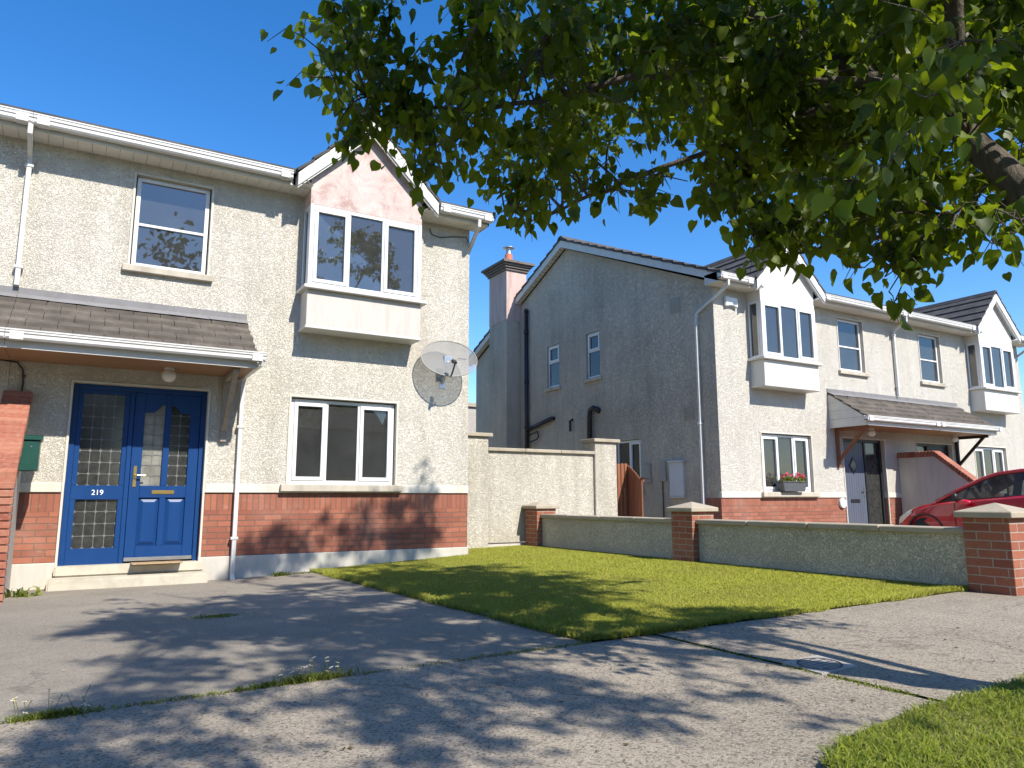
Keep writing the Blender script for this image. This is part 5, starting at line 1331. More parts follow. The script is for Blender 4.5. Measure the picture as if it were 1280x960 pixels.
# ------------------------------------------------------------------ lime tree on the verge
N_VIS=286
CL=[[3.34,2.73,1.67,0.2],[1.78,3.14,2.53,0.27],[3.11,2.3,2.12,0.23],[4.83,3.67,2.78,0.3],[2.97,3.0,2.38,0.28],[5.3,3.43,3.96,0.22],[4.66,2.98,3.31,0.29],[2.39,3.84,2.33,0.27],[1.9,2.0,1.67,0.22],[2.58,2.13,1.84,0.18],[4.52,4.29,2.97,0.24],[3.68,1.55,1.55,0.22],[3.72,3.19,2.12,0.25],[3.31,1.8,2.17,0.29],[3.93,2.11,1.67,0.2],[1.25,2.18,1.91,0.27],[4.73,2.31,3.07,0.25],[3.07,2.44,1.96,0.3],[2.48,1.43,1.45,0.23],[3.87,4.19,3.44,0.3],[1.28,4.33,2.66,0.26],[4.45,3.65,3.5,0.28],[4.26,4.15,3.67,0.24],[1.83,3.6,2.09,0.2],[3.65,3.04,1.93,0.24],[4.81,4.14,3.81,0.28],[2.91,2.4,1.96,0.25],[4.64,4.07,3.46,0.24],[3.96,2.43,1.69,0.21],[3.66,3.46,2.64,0.3],[4.44,1.98,2.85,0.3],[4.33,2.17,3.0,0.2],[2.33,4.31,2.41,0.29],[4.99,2.71,2.46,0.23],[5.34,3.21,4.12,0.18],[4.61,2.65,3.53,0.2],[4.38,3.16,3.54,0.24],[4.21,3.28,2.79,0.21],[2.68,4.73,4.07,0.27],[4.66,2.88,2.2,0.23],[4.89,3.34,2.63,0.27],[2.47,1.92,1.89,0.27],[5.18,3.79,3.68,0.21],[2.42,3.97,2.22,0.28],[3.3,2.63,2.89,0.21],[4.11,3.65,2.71,0.28],[3.64,4.59,4.36,0.24],[4.5,3.78,3.23,0.24],[4.02,2.93,3.5,0.19],[3.78,1.98,2.21,0.28],[3.31,2.02,1.38,0.18],[3.37,3.17,3.17,0.2],[1.33,2.59,2.18,0.18],[3.91,3.15,2.69,0.23],[3.78,2.32,2.36,0.26],[4.95,2.12,3.04,0.31],[4.79,3.18,3.61,0.29],[2.33,3.13,2.11,0.31],[3.28,4.06,2.96,0.27],[3.47,2.28,1.79,0.29],[3.25,1.76,1.46,0.28],[3.97,3.66,3.41,0.29],[4.2,3.68,3.08,0.23],[2.51,2.86,2.35,0.19],[4.8,2.63,3.18,0.32],[1.69,3.27,2.77,0.31],[3.18,2.42,1.68,0.19],[1.87,2.14,1.56,0.26],[2.4,3.94,2.54,0.3],[3.06,1.79,1.53,0.29],[4.55,3.27,2.81,0.25],[4.62,3.22,3.12,0.26],[3.01,4.44,2.75,0.23],[3.81,2.84,2.5,0.22],[3.0,3.69,2.43,0.26],[5.17,3.63,3.28,0.27],[4.71,2.09,2.82,0.23],[4.43,3.46,3.85,0.25],[3.94,3.58,2.37,0.19],[4.25,1.8,2.73,0.28],[4.81,3.48,3.52,0.19],[3.91,2.57,2.94,0.27],[4.85,3.81,2.67,0.24],[1.37,3.35,1.9,0.21],[4.59,3.11,3.46,0.25],[3.65,2.79,3.1,0.29],[4.97,2.87,3.65,0.23],[4.85,3.52,2.39,0.32],[4.01,2.63,3.1,0.28],[4.37,2.74,3.07,0.31],[1.71,2.68,1.57,0.18],[4.74,3.63,4.08,0.2],[2.07,1.97,1.61,0.23],[1.01,3.57,2.5,0.23],[3.59,2.81,2.46,0.23],[3.4,1.4,2.06,0.3],[4.45,2.9,1.97,0.22],[4.45,1.99,2.53,0.29],[2.14,3.9,2.35,0.25],[4.09,3.17,1.99,0.19],[4.97,3.39,3.17,0.26],[3.05,2.06,1.48,0.24],[2.19,1.26,1.63,0.18],[2.7,1.95,1.98,0.19],[5.08,3.21,3.33,0.29],[2.81,2.8,2.67,0.31],[2.32,2.15,1.96,0.27],[3.46,4.3,3.23,0.21],[3.62,1.93,2.12,0.32],[4.3,2.02,2.78,0.25],[2.11,3.38,2.6,0.18],[1.12,3.38,2.59,0.27],[2.53,3.54,2.6,0.31],[1.21,3.15,1.95,0.19],[2.84,2.62,2.8,0.31],[3.69,2.55,2.1,0.28],[2.63,3.08,2.5,0.31],[2.74,2.01,2.3,0.31],[4.38,2.86,2.11,0.29],[2.13,2.11,2.07,0.29],[5.14,3.09,3.86,0.31],[4.23,2.5,2.96,0.25],[4.22,3.72,3.36,0.23],[3.31,3.02,2.54,0.32],[1.76,2.63,2.42,0.27],[4.77,3.78,3.08,0.2],[3.99,3.8,2.98,0.26],[3.44,3.31,2.3,0.32],[1.17,2.93,2.01,0.25],[2.64,2.23,2.29,0.28],[2.69,4.04,2.48,0.26],[2.26,1.67,1.18,0.19],[2.05,3.08,1.97,0.22],[2.71,3.47,2.96,0.2],[4.09,2.27,2.0,0.3],[1.92,1.03,1.09,0.19],[2.43,2.72,2.39,0.29],[4.39,2.22,2.87,0.3],[3.1,2.96,2.62,0.2],[4.41,3.81,4.18,0.26],[3.04,2.11,2.41,0.3],[2.39,3.25,2.78,0.22],[4.06,1.9,2.13,0.31],[5.21,3.63,3.74,0.19],[4.74,3.21,2.24,0.18],[4.67,3.83,3.22,0.27],[3.79,2.7,2.67,0.25],[3.13,3.75,3.51,0.29],[4.67,3.96,2.88,0.31],[4.79,2.95,2.31,0.21],[0.99,3.32,2.23,0.22],[2.94,2.25,2.14,0.24],[1.63,2.21,1.96,0.25],[4.66,3.55,2.94,0.3],[4.1,3.7,3.24,0.3],[2.34,2.22,2.19,0.32],[2.9,3.1,2.69,0.28],[4.93,2.94,3.8,0.22],[4.9,3.78,4.1,0.19],[2.7,2.61,1.73,0.31],[2.37,3.46,3.13,0.2],[4.19,2.57,2.84,0.19],[1.73,3.89,2.23,0.25],[2.36,1.48,1.62,0.23],[4.0,2.58,2.04,0.32],[3.5,1.49,1.5,0.21],[2.72,1.94,1.78,0.27],[2.53,2.34,2.43,0.23],[4.24,2.72,2.67,0.22],[4.42,3.8,3.42,0.27],[4.78,3.34,2.81,0.29],[4.02,4.13,2.74,0.26],[4.28,3.3,2.44,0.27],[4.1,3.41,2.48,0.29],[3.47,2.99,2.63,0.23],[3.63,3.06,3.43,0.29],[3.33,2.25,1.47,0.24],[1.95,3.34,2.48,0.18],[4.34,2.64,1.84,0.29],[4.4,4.51,3.26,0.23],[4.9,3.93,3.26,0.29],[3.5,2.81,2.7,0.19],[3.47,3.28,2.95,0.26],[3.46,3.14,3.06,0.26],[4.0,2.71,2.54,0.24],[4.93,2.14,2.75,0.28],[4.09,3.91,2.81,0.31],[4.62,2.28,3.29,0.28],[3.99,2.59,2.74,0.25],[4.54,2.79,3.21,0.2],[3.92,1.93,1.68,0.2],[2.13,3.98,2.76,0.31],[3.31,3.73,2.52,0.21],[4.66,2.72,3.28,0.22],[4.91,2.51,2.59,0.32],[4.82,2.86,3.38,0.27],[4.47,3.25,3.06,0.22],[1.56,2.84,2.33,0.21],[4.01,2.44,2.93,0.31],[3.5,3.34,2.72,0.25],[4.93,2.51,3.08,0.22],[4.22,2.03,2.44,0.27],[4.08,4.42,3.28,0.22],[2.36,3.52,2.89,0.24],[3.09,2.82,1.85,0.21],[2.64,3.06,2.67,0.27],[5.23,2.75,3.51,0.31],[1.37,2.73,2.28,0.23],[3.4,3.3,2.82,0.21],[4.01,3.99,3.72,0.2],[4.17,4.52,3.06,0.27],[4.57,3.06,2.27,0.2],[3.6,3.51,3.3,0.27],[4.89,3.08,2.34,0.21],[3.31,2.73,1.81,0.23],[4.32,2.47,2.21,0.19],[1.28,2.58,1.73,0.2],[2.46,3.15,2.9,0.2],[4.58,3.33,2.42,0.24],[2.42,2.85,2.65,0.24],[3.76,2.03,1.68,0.18],[3.86,3.0,2.49,0.2],[3.02,1.63,1.74,0.3],[3.77,3.7,3.76,0.26],[2.98,2.63,1.97,0.31],[3.27,2.27,1.94,0.21],[1.94,2.81,1.99,0.21],[5.01,3.8,3.52,0.28],[4.78,3.56,3.13,0.24],[3.96,3.47,2.54,0.26],[3.68,1.56,2.17,0.18],[3.51,4.82,3.02,0.22],[4.75,1.98,2.72,0.25],[3.85,3.94,3.11,0.23],[2.24,3.31,2.78,0.31],[4.69,3.59,3.49,0.32],[2.56,2.15,1.66,0.18],[4.19,4.02,3.68,0.2],[3.18,2.13,1.74,0.22],[4.03,2.14,2.3,0.23],[4.81,2.85,2.57,0.22],[4.81,1.92,2.41,0.2],[4.62,2.48,3.46,0.27],[4.16,2.57,2.47,0.2],[5.05,2.77,3.02,0.29],[2.9,1.18,1.5,0.22],[2.47,1.69,1.24,0.23],[3.85,1.66,1.91,0.22],[2.86,1.67,2.17,0.29],[3.59,2.4,2.23,0.21],[4.13,2.29,2.49,0.2],[5.37,2.69,2.17,0.23],[4.58,2.48,2.17,0.24],[5.66,2.5,3.19,0.19],[5.13,2.33,3.45,0.19],[4.03,1.89,2.6,0.21],[5.07,2.64,3.22,0.24],[5.36,3.69,2.45,0.3],[1.88,0.9,1.17,0.27],[5.05,3.42,2.28,0.29],[3.88,1.67,2.13,0.22],[5.36,2.91,3.29,0.25],[5.64,3.0,3.78,0.27],[4.04,2.04,1.83,0.24],[1.87,1.12,0.91,0.23],[4.47,2.71,2.22,0.27],[5.04,2.17,2.33,0.24],[5.52,3.15,4.13,0.2],[5.61,2.83,3.29,0.29],[4.6,3.1,2.95,0.24],[4.08,2.46,3.09,0.25],[5.4,2.12,2.88,0.23],[4.03,2.36,2.22,0.3],[4.9,2.78,3.58,0.2],[5.66,3.48,3.73,0.21],[4.46,2.56,2.52,0.2],[4.82,2.37,2.07,0.25],[3.47,1.74,2.03,0.27],[4.65,2.73,2.74,0.22],[3.38,2.28,2.23,0.27],[4.24,2.22,2.34,0.26],[5.16,3.08,3.25,0.26],[4.67,2.6,2.38,0.26],[3.24,2.14,2.3,0.21],[3.75,1.95,2.55,0.3],[4.95,2.66,3.58,0.23],[1.45,0.39,4.02,0.28],[3.43,1.32,2.79,0.24],[1.9,3.02,2.47,0.3],[3.2,-0.13,3.62,0.22],[2.2,1.12,2.09,0.32],[5.01,0.94,4.47,0.32],[1.65,0.13,4.1,0.34],[2.75,-0.06,3.28,0.24],[2.7,2.19,4.29,0.22],[3.14,1.24,2.13,0.25],[1.88,1.76,2.12,0.25],[1.03,2.81,2.37,0.22],[3.6,0.45,4.09,0.31],[4.92,3.76,4.41,0.23],[2.34,2.58,4.07,0.31],[1.43,0.5,3.86,0.23],[1.47,0.69,3.38,0.25],[4.06,2.03,3.62,0.3],[2.78,1.39,4.96,0.2],[4.09,1.2,4.09,0.21],[3.62,0.55,3.15,0.29],[2.01,1.76,2.34,0.29],[2.41,2.26,3.09,0.22],[3.08,1.06,5.05,0.29],[3.07,1.21,4.79,0.34],[3.31,2.37,3.32,0.23],[1.16,1.84,3.08,0.21],[2.96,2.36,4.1,0.26],[1.82,1.15,4.22,0.25],[2.47,0.77,2.06,0.31],[2.38,1.12,4.16,0.25],[2.45,1.21,2.22,0.28],[2.66,0.74,5.19,0.21],[2.69,2.62,2.5,0.32],[2.93,3.23,2.5,0.26],[3.66,0.95,3.04,0.32],[1.85,2.62,2.7,0.31],[3.18,-0.37,3.9,0.34],[3.08,0.26,3.23,0.32],[2.38,1.23,3.78,0.26],[4.47,3.34,2.28,0.26],[2.6,1.11,2.53,0.31],[2.9,1.76,2.64,0.29],[3.0,3.59,2.99,0.2],[2.54,0.58,2.58,0.25],[2.76,-0.48,3.26,0.24],[1.16,0.44,4.63,0.29],[2.09,3.39,2.08,0.25],[3.9,1.09,4.85,0.26],[2.45,3.06,2.36,0.27],[3.29,0.56,3.01,0.33],[2.41,2.8,3.39,0.27],[3.26,0.91,3.68,0.2],[3.54,0.25,4.51,0.21],[1.19,2.34,3.08,0.32],[1.85,2.64,3.65,0.3],[2.58,1.79,4.34,0.28],[3.3,3.21,3.83,0.31],[3.31,2.3,2.53,0.3],[1.77,2.27,3.68,0.29],[3.52,0.62,2.82,0.3],[1.69,1.12,3.08,0.32],[1.38,1.4,4.15,0.24],[4.23,1.53,5.03,0.2],[3.3,1.31,3.98,0.31],[1.8,1.23,2.83,0.3],[2.23,0.32,3.01,0.29],[3.97,1.67,2.93,0.29],[4.62,1.72,3.91,0.22],[1.66,0.64,4.93,0.25],[4.32,2.38,2.51,0.3],[2.07,1.6,2.41,0.27],[3.87,1.83,2.51,0.21],[2.11,0.5,5.41,0.26],[3.48,1.05,2.2,0.22],[3.28,-0.0,4.9,0.28],[2.13,0.9,5.15,0.22],[4.16,2.37,3.59,0.23],[3.91,2.17,2.17,0.22],[2.32,-0.2,3.98,0.28],[2.92,1.17,2.68,0.22],[1.34,2.49,2.89,0.2],[2.97,0.18,4.32,0.28],[4.13,3.32,3.13,0.26],[2.07,1.85,2.62,0.23],[1.12,-0.47,2.42,0.27],[1.29,-0.91,2.62,0.23],[0.61,-0.38,2.5,0.26],[1.11,-0.25,2.17,0.32],[1.07,-0.58,2.53,0.28],[0.64,-0.59,2.84,0.29],[0.67,-0.19,2.28,0.3],[1.07,-0.44,2.24,0.24],[0.77,-0.85,2.95,0.23],[0.82,-0.57,2.89,0.24],[0.83,-1.01,3.28,0.27],[0.95,-0.81,2.72,0.22],[0.94,-0.62,2.68,0.24],[0.99,-0.69,2.93,0.33],[1.12,-1.01,3.42,0.23],[0.9,0.0,2.09,0.32],[0.65,0.04,2.29,0.23],[1.17,-0.79,2.68,0.29],[0.99,-0.42,2.88,0.33],[0.86,-0.19,2.45,0.2],[1.03,-0.96,3.01,0.23],[0.83,-1.03,3.12,0.32],[1.78,-1.16,2.83,0.34],[1.72,-1.07,2.63,0.28],[1.91,-0.56,2.45,0.21],[1.98,-0.47,2.7,0.24],[1.96,-0.36,2.12,0.23],[1.67,-0.73,2.39,0.28],[1.93,-1.41,3.18,0.25],[2.01,-1.21,3.26,0.29],[2.23,-1.13,3.3,0.3],[1.76,-0.86,2.32,0.23],[2.24,-0.22,2.56,0.24],[1.99,-0.38,2.56,0.2],[2.36,-0.75,2.87,0.24],[2.13,-1.37,3.21,0.32],[1.72,-0.62,2.2,0.25],[2.01,-1.38,2.98,0.31],[2.21,-1.46,3.77,0.23],[1.84,-0.55,2.69,0.32],[2.32,-1.41,3.6,0.34],[2.05,-0.65,2.81,0.23],[1.76,-1.32,2.78,0.3],[2.02,-1.0,2.9,0.28],[1.62,-0.27,2.19,0.31],[1.91,-0.71,2.27,0.2],[4.56,0.24,2.56,0.21],[4.41,0.28,2.16,0.31],[4.17,0.52,2.33,0.3],[4.6,0.23,2.81,0.21],[4.63,0.47,2.37,0.21],[4.98,0.9,2.08,0.26],[3.7,-0.24,2.6,0.29],[3.93,-0.11,2.53,0.26],[4.1,-0.2,2.36,0.27],[4.45,0.46,2.35,0.31],[4.92,0.44,2.56,0.26],[4.55,-0.01,2.69,0.26],[4.76,0.25,2.2,0.29],[3.76,0.43,2.37,0.22],[4.95,0.39,2.38,0.32],[3.8,-0.38,3.18,0.27],[4.15,-0.25,2.6,0.3],[3.75,-0.04,2.35,0.31],[4.15,0.07,2.05,0.34],[3.81,0.56,2.21,0.26],[3.92,-0.21,2.18,0.3],[3.63,0.24,2.51,0.32],[2.75,-1.34,2.51,0.22],[2.69,-1.14,2.15,0.26],[3.01,-1.25,2.17,0.23],[2.55,-1.2,2.35,0.31],[2.65,-0.55,2.3,0.27],[2.64,-0.84,2.54,0.23],[2.64,-1.52,2.88,0.33],[3.06,-1.04,2.03,0.31],[2.66,-0.55,2.08,0.32],[2.58,-1.06,2.45,0.23],[2.55,-0.82,2.36,0.32],[2.32,-1.18,2.25,0.29],[2.75,-1.1,2.85,0.21],[2.79,-1.43,2.91,0.23],[2.46,-1.16,2.51,0.2],[2.73,-0.79,2.8,0.21],[2.51,-0.93,2.18,0.2],[2.51,-1.45,2.69,0.33],[5.14,1.75,3.81,0.29],[4.93,3.04,2.05,0.24],[5.38,1.84,3.76,0.21],[5.45,2.66,3.06,0.32],[4.95,2.45,3.76,0.26],[5.51,3.57,6.11,0.25],[3.72,4.24,4.84,0.24],[4.49,4.56,4.97,0.33],[5.34,3.0,6.05,0.32],[3.32,3.51,5.48,0.25],[3.39,4.76,4.47,0.33],[3.18,3.38,5.52,0.25],[5.06,3.22,5.94,0.34],[4.92,4.83,4.82,0.34],[4.82,2.95,6.16,0.2],[3.41,3.85,5.3,0.32],[5.09,4.1,5.0,0.31],[4.81,2.77,6.43,0.27],[4.66,3.0,6.01,0.29],[3.52,5.06,4.18,0.24],[5.1,3.68,5.99,0.21],[3.24,5.59,3.72,0.21],[2.99,4.05,5.25,0.34],[4.1,5.39,4.15,0.29],[5.18,5.36,4.47,0.3],[4.31,5.91,3.73,0.24],[4.62,4.11,5.72,0.34],[3.2,4.94,4.43,0.2],[5.53,3.17,6.04,0.34],[3.48,3.64,5.5,0.28],[5.36,4.87,4.34,0.24],[4.74,4.4,5.37,0.25],[4.05,5.26,3.94,0.32],[4.43,5.18,4.15,0.29],[3.67,4.91,4.39,0.3],[3.06,5.98,3.27,0.32],[5.63,4.71,4.54,0.26],[4.31,4.39,5.02,0.29],[2.76,6.05,3.24,0.23],[3.67,4.45,5.17,0.2],[5.45,3.53,5.7,0.21],[5.38,4.58,5.31,0.23],[5.58,4.22,5.12,0.25],[4.06,3.57,5.63,0.26],[5.2,2.63,6.56,0.3],[5.56,2.83,6.35,0.27],[5.41,4.54,4.6,0.24],[5.09,5.23,3.95,0.3],[4.68,5.45,3.63,0.29],[3.35,2.64,4.48,0.33],[1.94,2.65,3.37,0.26],[2.58,1.64,2.23,0.31],[1.21,2.73,2.75,0.24],[1.08,2.05,3.46,0.31],[4.96,1.53,3.7,0.36],[3.47,1.69,2.5,0.35],[4.49,1.62,4.8,0.27],[3.96,1.36,1.38,0.27],[4.16,1.26,4.34,0.24],[3.99,1.71,5.44,0.34],[1.73,1.99,2.93,0.31],[2.36,0.49,5.02,0.3],[0.92,2.02,2.71,0.27],[2.24,1.22,4.52,0.27],[4.25,1.44,2.71,0.31],[2.68,1.56,3.33,0.35],[3.83,0.76,4.61,0.36],[3.85,1.86,3.04,0.28],[1.41,1.89,3.19,0.27],[3.89,2.61,3.42,0.34],[4.02,3.37,4.0,0.3],[4.39,1.39,1.34,0.28],[2.38,0.81,3.46,0.35],[4.04,1.14,5.21,0.36],[1.5,2.73,2.83,0.3],[3.1,0.01,3.1,0.24],[1.73,0.31,4.33,0.34],[3.4,2.09,4.01,0.29],[2.03,1.55,2.16,0.31],[1.94,0.54,4.27,0.26],[4.6,1.0,3.33,0.27],[2.19,2.3,2.49,0.36],[3.28,0.0,3.96,0.35],[1.72,1.4,4.63,0.26],[2.98,0.6,4.92,0.35],[2.24,0.45,4.53,0.24],[3.77,2.2,5.02,0.3],[2.25,0.75,4.17,0.31],[3.31,0.55,4.91,0.29],[3.98,1.72,3.72,0.3],[2.73,2.26,2.95,0.25],[3.59,1.52,4.06,0.36],[4.43,3.43,4.22,0.32],[2.72,2.25,3.26,0.27],[4.19,1.95,5.08,0.31],[4.23,0.59,3.52,0.28],[3.14,1.82,4.36,0.25],[2.14,0.98,3.61,0.31],[1.31,2.08,2.7,0.29],[3.44,0.5,3.87,0.29],[3.65,1.68,3.28,0.36],[1.9,1.15,3.45,0.33],[1.68,1.59,2.86,0.32],[1.86,1.61,3.05,0.31],[4.0,0.38,3.23,0.25],[1.82,1.59,3.64,0.27],[3.37,1.26,1.42,0.33],[2.98,1.6,4.37,0.25],[3.89,3.15,3.77,0.36],[1.24,0.77,3.12,0.33],[4.83,1.0,4.3,0.27],[2.93,3.28,3.69,0.29],[3.62,0.76,3.92,0.3],[1.9,0.88,3.25,0.34],[4.16,1.74,4.8,0.35],[2.89,0.84,3.75,0.28],[1.8,0.81,4.8,0.29],[2.21,0.59,3.76,0.36],[3.89,1.18,4.27,0.32],[2.73,0.71,2.84,0.32],[3.85,1.2,4.0,0.29],[4.68,1.07,1.64,0.27],[5.02,1.72,3.48,0.31],[2.17,0.88,3.94,0.24],[1.29,0.8,4.21,0.34],[4.37,1.05,4.83,0.31],[2.8,0.32,3.46,0.35],[1.4,2.02,2.23,0.27],[3.83,0.37,3.74,0.26],[3.75,0.77,2.69,0.25],[3.55,1.24,4.27,0.24],[3.72,1.31,5.39,0.26],[4.64,1.83,3.56,0.35],[3.6,1.66,4.72,0.33],[3.24,3.11,4.05,0.24],[1.95,1.5,4.02,0.24],[3.22,0.41,4.13,0.29],[4.43,1.8,5.15,0.34],[1.5,2.07,3.65,0.33]]
TIPS=[[2.39,2.28,1.44],[2.44,2.26,1.37],[2.46,2.23,1.25],[2.47,2.19,1.16],[2.4,2.35,1.43],[2.55,2.14,1.24],[2.62,2.06,1.35],[2.69,2.05,1.24],[2.53,2.17,1.36],[2.76,1.96,1.22],[2.78,1.8,0.96],[2.74,1.73,1.03],[2.8,1.65,0.99],[1.01,3.1,1.75],[1.04,3.07,1.68],[0.92,3.09,1.6],[1.2,2.95,1.46],[1.32,2.92,1.52],[1.75,2.79,1.45],[2.83,1.71,0.8],[2.79,1.72,0.9],[2.75,1.55,0.96],[2.71,1.4,0.98],[2.78,1.3,0.91],[2.71,1.17,0.94],[2.75,1.84,1.14],[2.53,2.14,1.12],[2.15,2.51,1.43],[1.86,2.72,1.45],[0.7,3.02,2.03],[0.78,3.08,1.89],[0.88,3.07,1.66],[0.95,3.1,1.79],[1.06,3.07,1.97],[1.19,3.08,1.67],[1.23,2.95,1.43],[1.3,2.96,1.58],[1.63,2.92,1.59],[1.79,2.68,1.35],[1.78,2.73,1.53],[2.18,2.51,1.38],[2.19,2.44,1.48],[2.38,2.4,1.49],[2.48,2.17,1.17],[2.48,2.23,1.35],[2.65,2.06,1.3],[2.81,1.96,1.11],[2.86,2.17,1.25],[2.81,1.72,0.84],[2.77,1.72,0.98],[2.82,1.66,0.92],[2.85,1.55,1.01],[2.83,1.37,1.01],[2.89,1.28,0.96],[0.92,3.01,2.14],[1.06,2.99,2.26],[1.31,2.99,2.14],[0.81,2.98,2.22],[1.53,2.91,1.91],[1.47,3.04,1.74],[2.03,2.68,1.77],[1.74,2.88,1.55],[2.67,1.99,1.08],[2.75,1.82,1.17],[2.59,2.14,1.29],[2.07,2.61,1.61]]

tree = empty('lime_tree', (3.75, .9, -.85), 'leafy green tree on the verge hanging over the footpath', 'tree')
LIMBS = [  # trunk and main limbs: points with radius
    [(3.85, .82, -.95, .21), (3.74, .92, -.5, .165), (3.58, 1.08, .15, .15), (3.38, 1.25, .75, .135), (3.2, 1.36, 1.2, .12), (3.17, 1.58, 1.6, .10), (3.2, 1.85, 1.95, .085), (3.18, 2.3, 2.4, .07), (3.0, 2.9, 3.2, .05), (2.9, 3.4, 4.1, .03), (2.85, 3.6, 4.9, .015)],
    [(3.58, 1.08, .15, .10), (3.9, 1.12, 1.1, .085), (4.08, 1.4, 2.4, .06), (4.3, 1.9, 3.4, .04), (4.5, 2.2, 4.4, .02)],
    [(3.17, 1.58, 1.6, .08), (2.75, 1.3, 2.4, .065), (2.3, 1.1, 3.2, .05), (1.8, .8, 3.9, .03), (1.4, .6, 4.4, .015)],
    [(3.2, 1.85, 1.95, .055), (2.75, 2.3, 2.1, .045), (2.3, 2.7, 2.15, .035), (1.9, 3.0, 2.05, .026), (1.5, 3.2, 2.0, .018), (1.1, 3.3, 2.0, .011)],
    [(3.2, 1.85, 1.95, .05), (3.0, 2.5, 1.95, .035), (2.6, 3.0, 1.8, .025), (2.2, 3.2, 1.6, .016), (1.9, 3.25, 1.45, .01)],
    [(3.18, 2.3, 2.4, .05), (3.6, 2.9, 2.9, .035), (3.9, 3.4, 3.4, .022)],
    [(4.08, 1.4, 2.4, .05), (4.6, 2.1, 3.6, .045), (5.2, 2.8, 4.8, .03), (5.6, 3.4, 5.8, .015)],
    [(2.75, 1.3, 2.4, .05), (2.5, 1.9, 3.2, .04), (2.1, 2.5, 3.9, .025), (1.9, 2.9, 4.6, .014)],
    [(2.3, 1.1, 3.2, .04), (1.6, 1.6, 3.2, .028), (1.0, 2.1, 3.1, .018), (.7, 2.5, 2.9, .01)],
    [(3.2, 1.36, 1.2, .05), (3.35, 1.85, 1.25, .034), (3.3, 2.2, 1.3, .022), (3.1, 2.4, 1.25, .012)],
    [(3.65, 1.0, -.1, .08), (4.05, .85, 1.2, .055), (4.4, .6, 2.4, .03), (4.8, .6, 3.2, .015)],
]
LIMBS = [[(x, y, z, r * (.9 if i == 0 and z < .3 else .52)) for (x, y, z, r) in L_] for i, L_ in enumerate(LIMBS)]
tm = MB(); SK = []
def spline(pts, k=4):
    out = []
    for i in range(len(pts) - 1):
        p0 = np.array(pts[max(i - 1, 0)]); p1 = np.array(pts[i]); p2 = np.array(pts[i + 1]); p3 = np.array(pts[min(i + 2, len(pts) - 1)])
        for j in range(k):
            t = j / k; out.append(.5 * ((2 * p1) + (-p0 + p2) * t + (2 * p0 - 5 * p1 + 4 * p2 - p3) * t * t + (-p0 + 3 * p1 - 3 * p2 + p3) * t ** 3))
    out.append(np.array(pts[-1])); return out
for li, L_ in enumerate(LIMBS):
    q = spline(L_, 5)
    r0 = random.Random(li)
    q = [np.array([p[0] + r0.gauss(0, .012), p[1] + r0.gauss(0, .012), p[2], max(.006, p[3] * (1 + r0.gauss(0, .05)))]) for p in q]
    tm.tube([tuple(p[:3]) for p in q], [p[3] for p in q], 12 if li == 0 else 8)
    SK += [p for p in q[3:] if not (li == 0 and p[2] < 1.5)]
trunk = tm.build('trunk', M['bark'], tree, smooth=True)
SKA = np.array(SK)
rt_ = np.random.default_rng(21)
tw = MB(); LP = []; LD = []
def add_spray(c, r, nl, twig_r=.006, droop=.0):
    """branchlet from the nearest limb to the cluster, side twigs, leaf positions along them"""
    c = np.array(c)
    d = np.linalg.norm(SKA[:, :3] - c, axis=1) + np.maximum(0, SKA[:, 2] - c[2] - .2) * .2 + rt_.uniform(0, .3, len(SKA))
    s_ = SKA[np.argmin(d)][:3]
    v = c - s_; L_ = np.linalg.norm(v)
    mid = s_ + v * .5 + np.array([0, 0, .16 * L_]) + rt_.normal(0, .05, 3) * L_
    path = [s_ * (1 - t) ** 2 + 2 * mid * t * (1 - t) + c * t * t for t in np.linspace(0, 1, 7)]
    tw.tube([tuple(p) for p in path], list(np.linspace(min(.010, .004 + .004 * L_), .0025, 7)), 5, cap=False)
    ends = []
    for k in range(5):
        dirv = rt_.normal(0, 1, 3); dirv[2] = dirv[2] * .5 - .35 - droop; dirv /= np.linalg.norm(dirv)
        b0 = path[rt_.integers(3, 7)]
        e = b0 + dirv * r * rt_.uniform(.6, 1.15); m_ = (b0 + e) / 2 + np.array([0, 0, .05])
        tp = [b0, m_, e]; tw.tube([tuple(p) for p in tp], [.003, .0022, .0012], 4, cap=False)
        ends.append(tp)
    for i in range(nl):
        tp = ends[rt_.integers(0, 5)]; t = rt_.uniform(.05, 1.05)
        p = tp[0] * (1 - t) ** 2 + 2 * tp[1] * t * (1 - t) + tp[2] * t * t
        o_ = rt_.normal(0, .032, 3); LP.append(p + o_)
        dd = (tp[2] - tp[0]); dd = dd / (np.linalg.norm(dd) + 1e-6) * .5 + o_ * 8 + np.array([0, 0, -.75]) + rt_.normal(0, .3, 3)
        LD.append(dd)
for i, (x, y, z, r) in enumerate(CL): add_spray((x, y, z), r, 70 if i < N_VIS else 88)
for (x, y, z) in TIPS: add_spray((x, y, z), .15, 22, droop=.3)
tw.build('twigs', M['bark'], trunk)
LP = np.array(LP); LD = np.array(LD); LD /= np.linalg.norm(LD, axis=1)[:, None]
n = len(LP)
nr2 = rt_.normal(0, 1, (n, 3)); nr2[:, 2] += .5
W_ = np.cross(LD, nr2); W_ /= np.linalg.norm(W_, axis=1)[:, None]; N_ = np.cross(W_, LD)
size = .030 + .042 * rt_.random(n) ** .8
